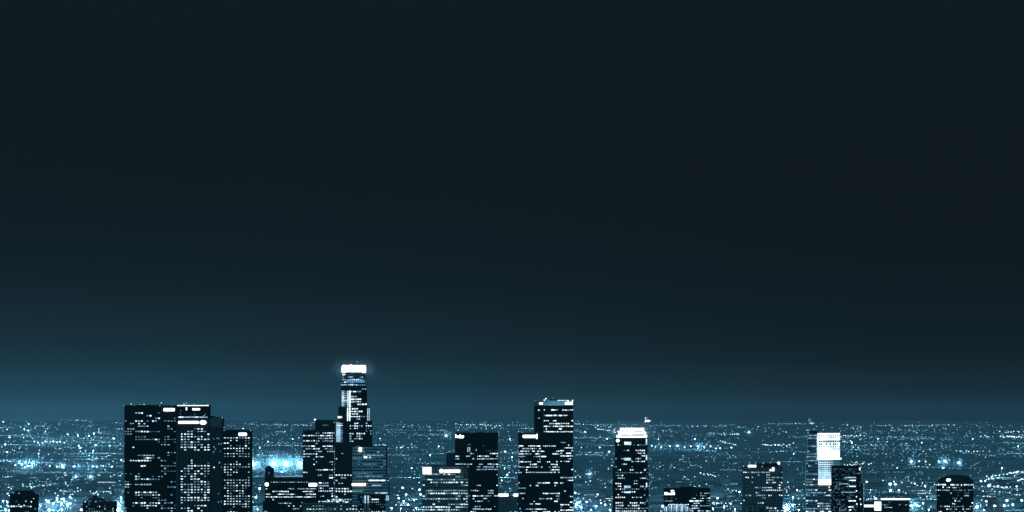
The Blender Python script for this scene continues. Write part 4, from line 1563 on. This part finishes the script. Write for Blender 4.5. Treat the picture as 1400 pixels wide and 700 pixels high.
add_halo(381, 634, 62, 24, 5e-3, 48.0)
for a in ((33, 634, 44, 12), (115, 637.5, 40, 7), (67, 604, 32, 6), (936, 611, 58, 8), (562, 680, 28, 16), (84, 688, 32, 13),
          (162, 689, 10, 15), (3, 690, 9, 12), (803, 690, 22, 11)):
    add_halo(a[0], a[1], a[2] * 1.25, a[3] * 1.3, 5e-3 if a[1] < 650 else 2e-3)
for a in ((347, 634), (374.5, 634), (392, 634), (410, 634)):
    add_halo(a[0], a[1], 14, 13, 1.1e-2, 48.0)
for a in ((33, 634, 14, 8), (1219, 663, 12, 10), (1250, 691, 11, 9),
          (1246, 631, 8, 7), (1292, 631, 13, 8), (1311, 632.5, 8, 7), (1375, 688, 12, 10), (1335.5, 693, 9, 9), (1352, 663, 10, 9), (1075, 695, 11, 11), (610, 595.7, 8, 7), (1024, 591.4, 7, 6),
          (806, 648, 7, 7), (926.5, 609.5, 7, 6), (954.5, 610, 7, 6), (85, 636.5, 8, 6), (104, 651.8, 7, 6), (124, 651.3, 7, 6), (788, 689.8, 8, 8)):
    add_halo(a[0], a[1], a[2] * 1.3, a[3] * 1.4, 9e-3)

# added scattering ball and point lights, making a lens-glow halo round each crown
def crown_halo(bname_px, py, Y, rx, rz, power, n, rad):
    x, z = (bname_px - 700) * K * Y, (575 - py) * K * Y
    halo_ball('crown_halo_ball', (x, Y + 22, z), (rx * K * Y, rx * K * Y, rz * K * Y), 4e-3)
    for k in range(n):
        a = math.tau * (k + .5) / n
        ld = bpy.data.lights.new('crown_halo_light', 'POINT')
        ld.energy = power
        ld.color = (0.2, 0.62, 1.0)
        ld.shadow_soft_size = 1.0
        l2 = bpy.data.objects.new('crown_halo_light', ld)
        COL.objects.link(l2)
        l2.location = (x + rad * math.cos(a), Y + 22 + rad * math.sin(a), z)


crown_halo(483.1, 505, 8000.0, 40, 24, 0.9e4, 6, 26)
crown_halo(864, 590, 7900.0, 46, 22, 0.9e4, 6, 29)

# bright clusters on tall slim masts that rise above the horizon
for (px, py, lab, shp) in ((885.5, 575, "slim mast with a bright white light cluster, upper right of the stepped white crown", ((-3.2, -4, .6), (-3, -2, .7), (-2.8, 0, 1.0), (-3, 1.6, 1.0), (-.5, .8, 1.1), (.8, 0, 1.3), (2.2, .6, 1.0), (1, 1.4, 1.0), (3.4, .2, .7))),
                           (1109.5, 578.5, "tall slim mast carrying a pale light cluster, above the blue glass tower's left corner", ((-3.8, -6, .4), (-3.6, -4.4, .6), (-3.2, -3.2, .7), (-2.6, .2, .8), (-1, -.6, 1.0), (.6, -.4, 1.0), (0, 1.0, 1.1), (1.8, .4, 1.1), (3.2, .2, .6)))):
    Y = 12000.0
    x = (px - 700) * K * Y
    z = ground_z(x, Y)
    root = bpy.data.objects.new('light_mast', None)
    COL.objects.link(root)
    root.location = (x, Y, z)
    tag(root, lab, 'mast')
    bm = bmesh.new()
    top = (575 - py) * K * Y - z
    for sx, sy in ((-1, -1), (1, -1), (1, 1), (-1, 1)):
        v0 = [bm.verts.new((sx * 2.0 + a * .2, sy * 2.0 + c * .2, 0)) for a, c in ((-1, -1), (1, -1), (1, 1), (-1, 1))]
        v1 = [bm.verts.new((sx * .5 + a * .15, sy * .5 + c * .15, top)) for a, c in ((-1, -1), (1, -1), (1, 1), (-1, 1))]
        for i in range(4):
            bm.faces.new((v0[i], v0[(i + 1) % 4], v1[(i + 1) % 4], v1[i]))
    new_obj('pole', bm, M_METAL, root)
    bm = bmesh.new()
    for dx, dz, s in shp:
        bm_gem(bm, (dx * K * Y, 0, top - dz * K * Y), s * K * Y, s * K * Y * .8)
        bm_box(bm, min(0, dx * K * Y) - .1, max(0, dx * K * Y) + .1, -.1, .1, top - dz * K * Y - .1, top - dz * K * Y + .1)
    new_obj('light_cluster', bm, L_HOT if px < 1000 else L_MID, root)
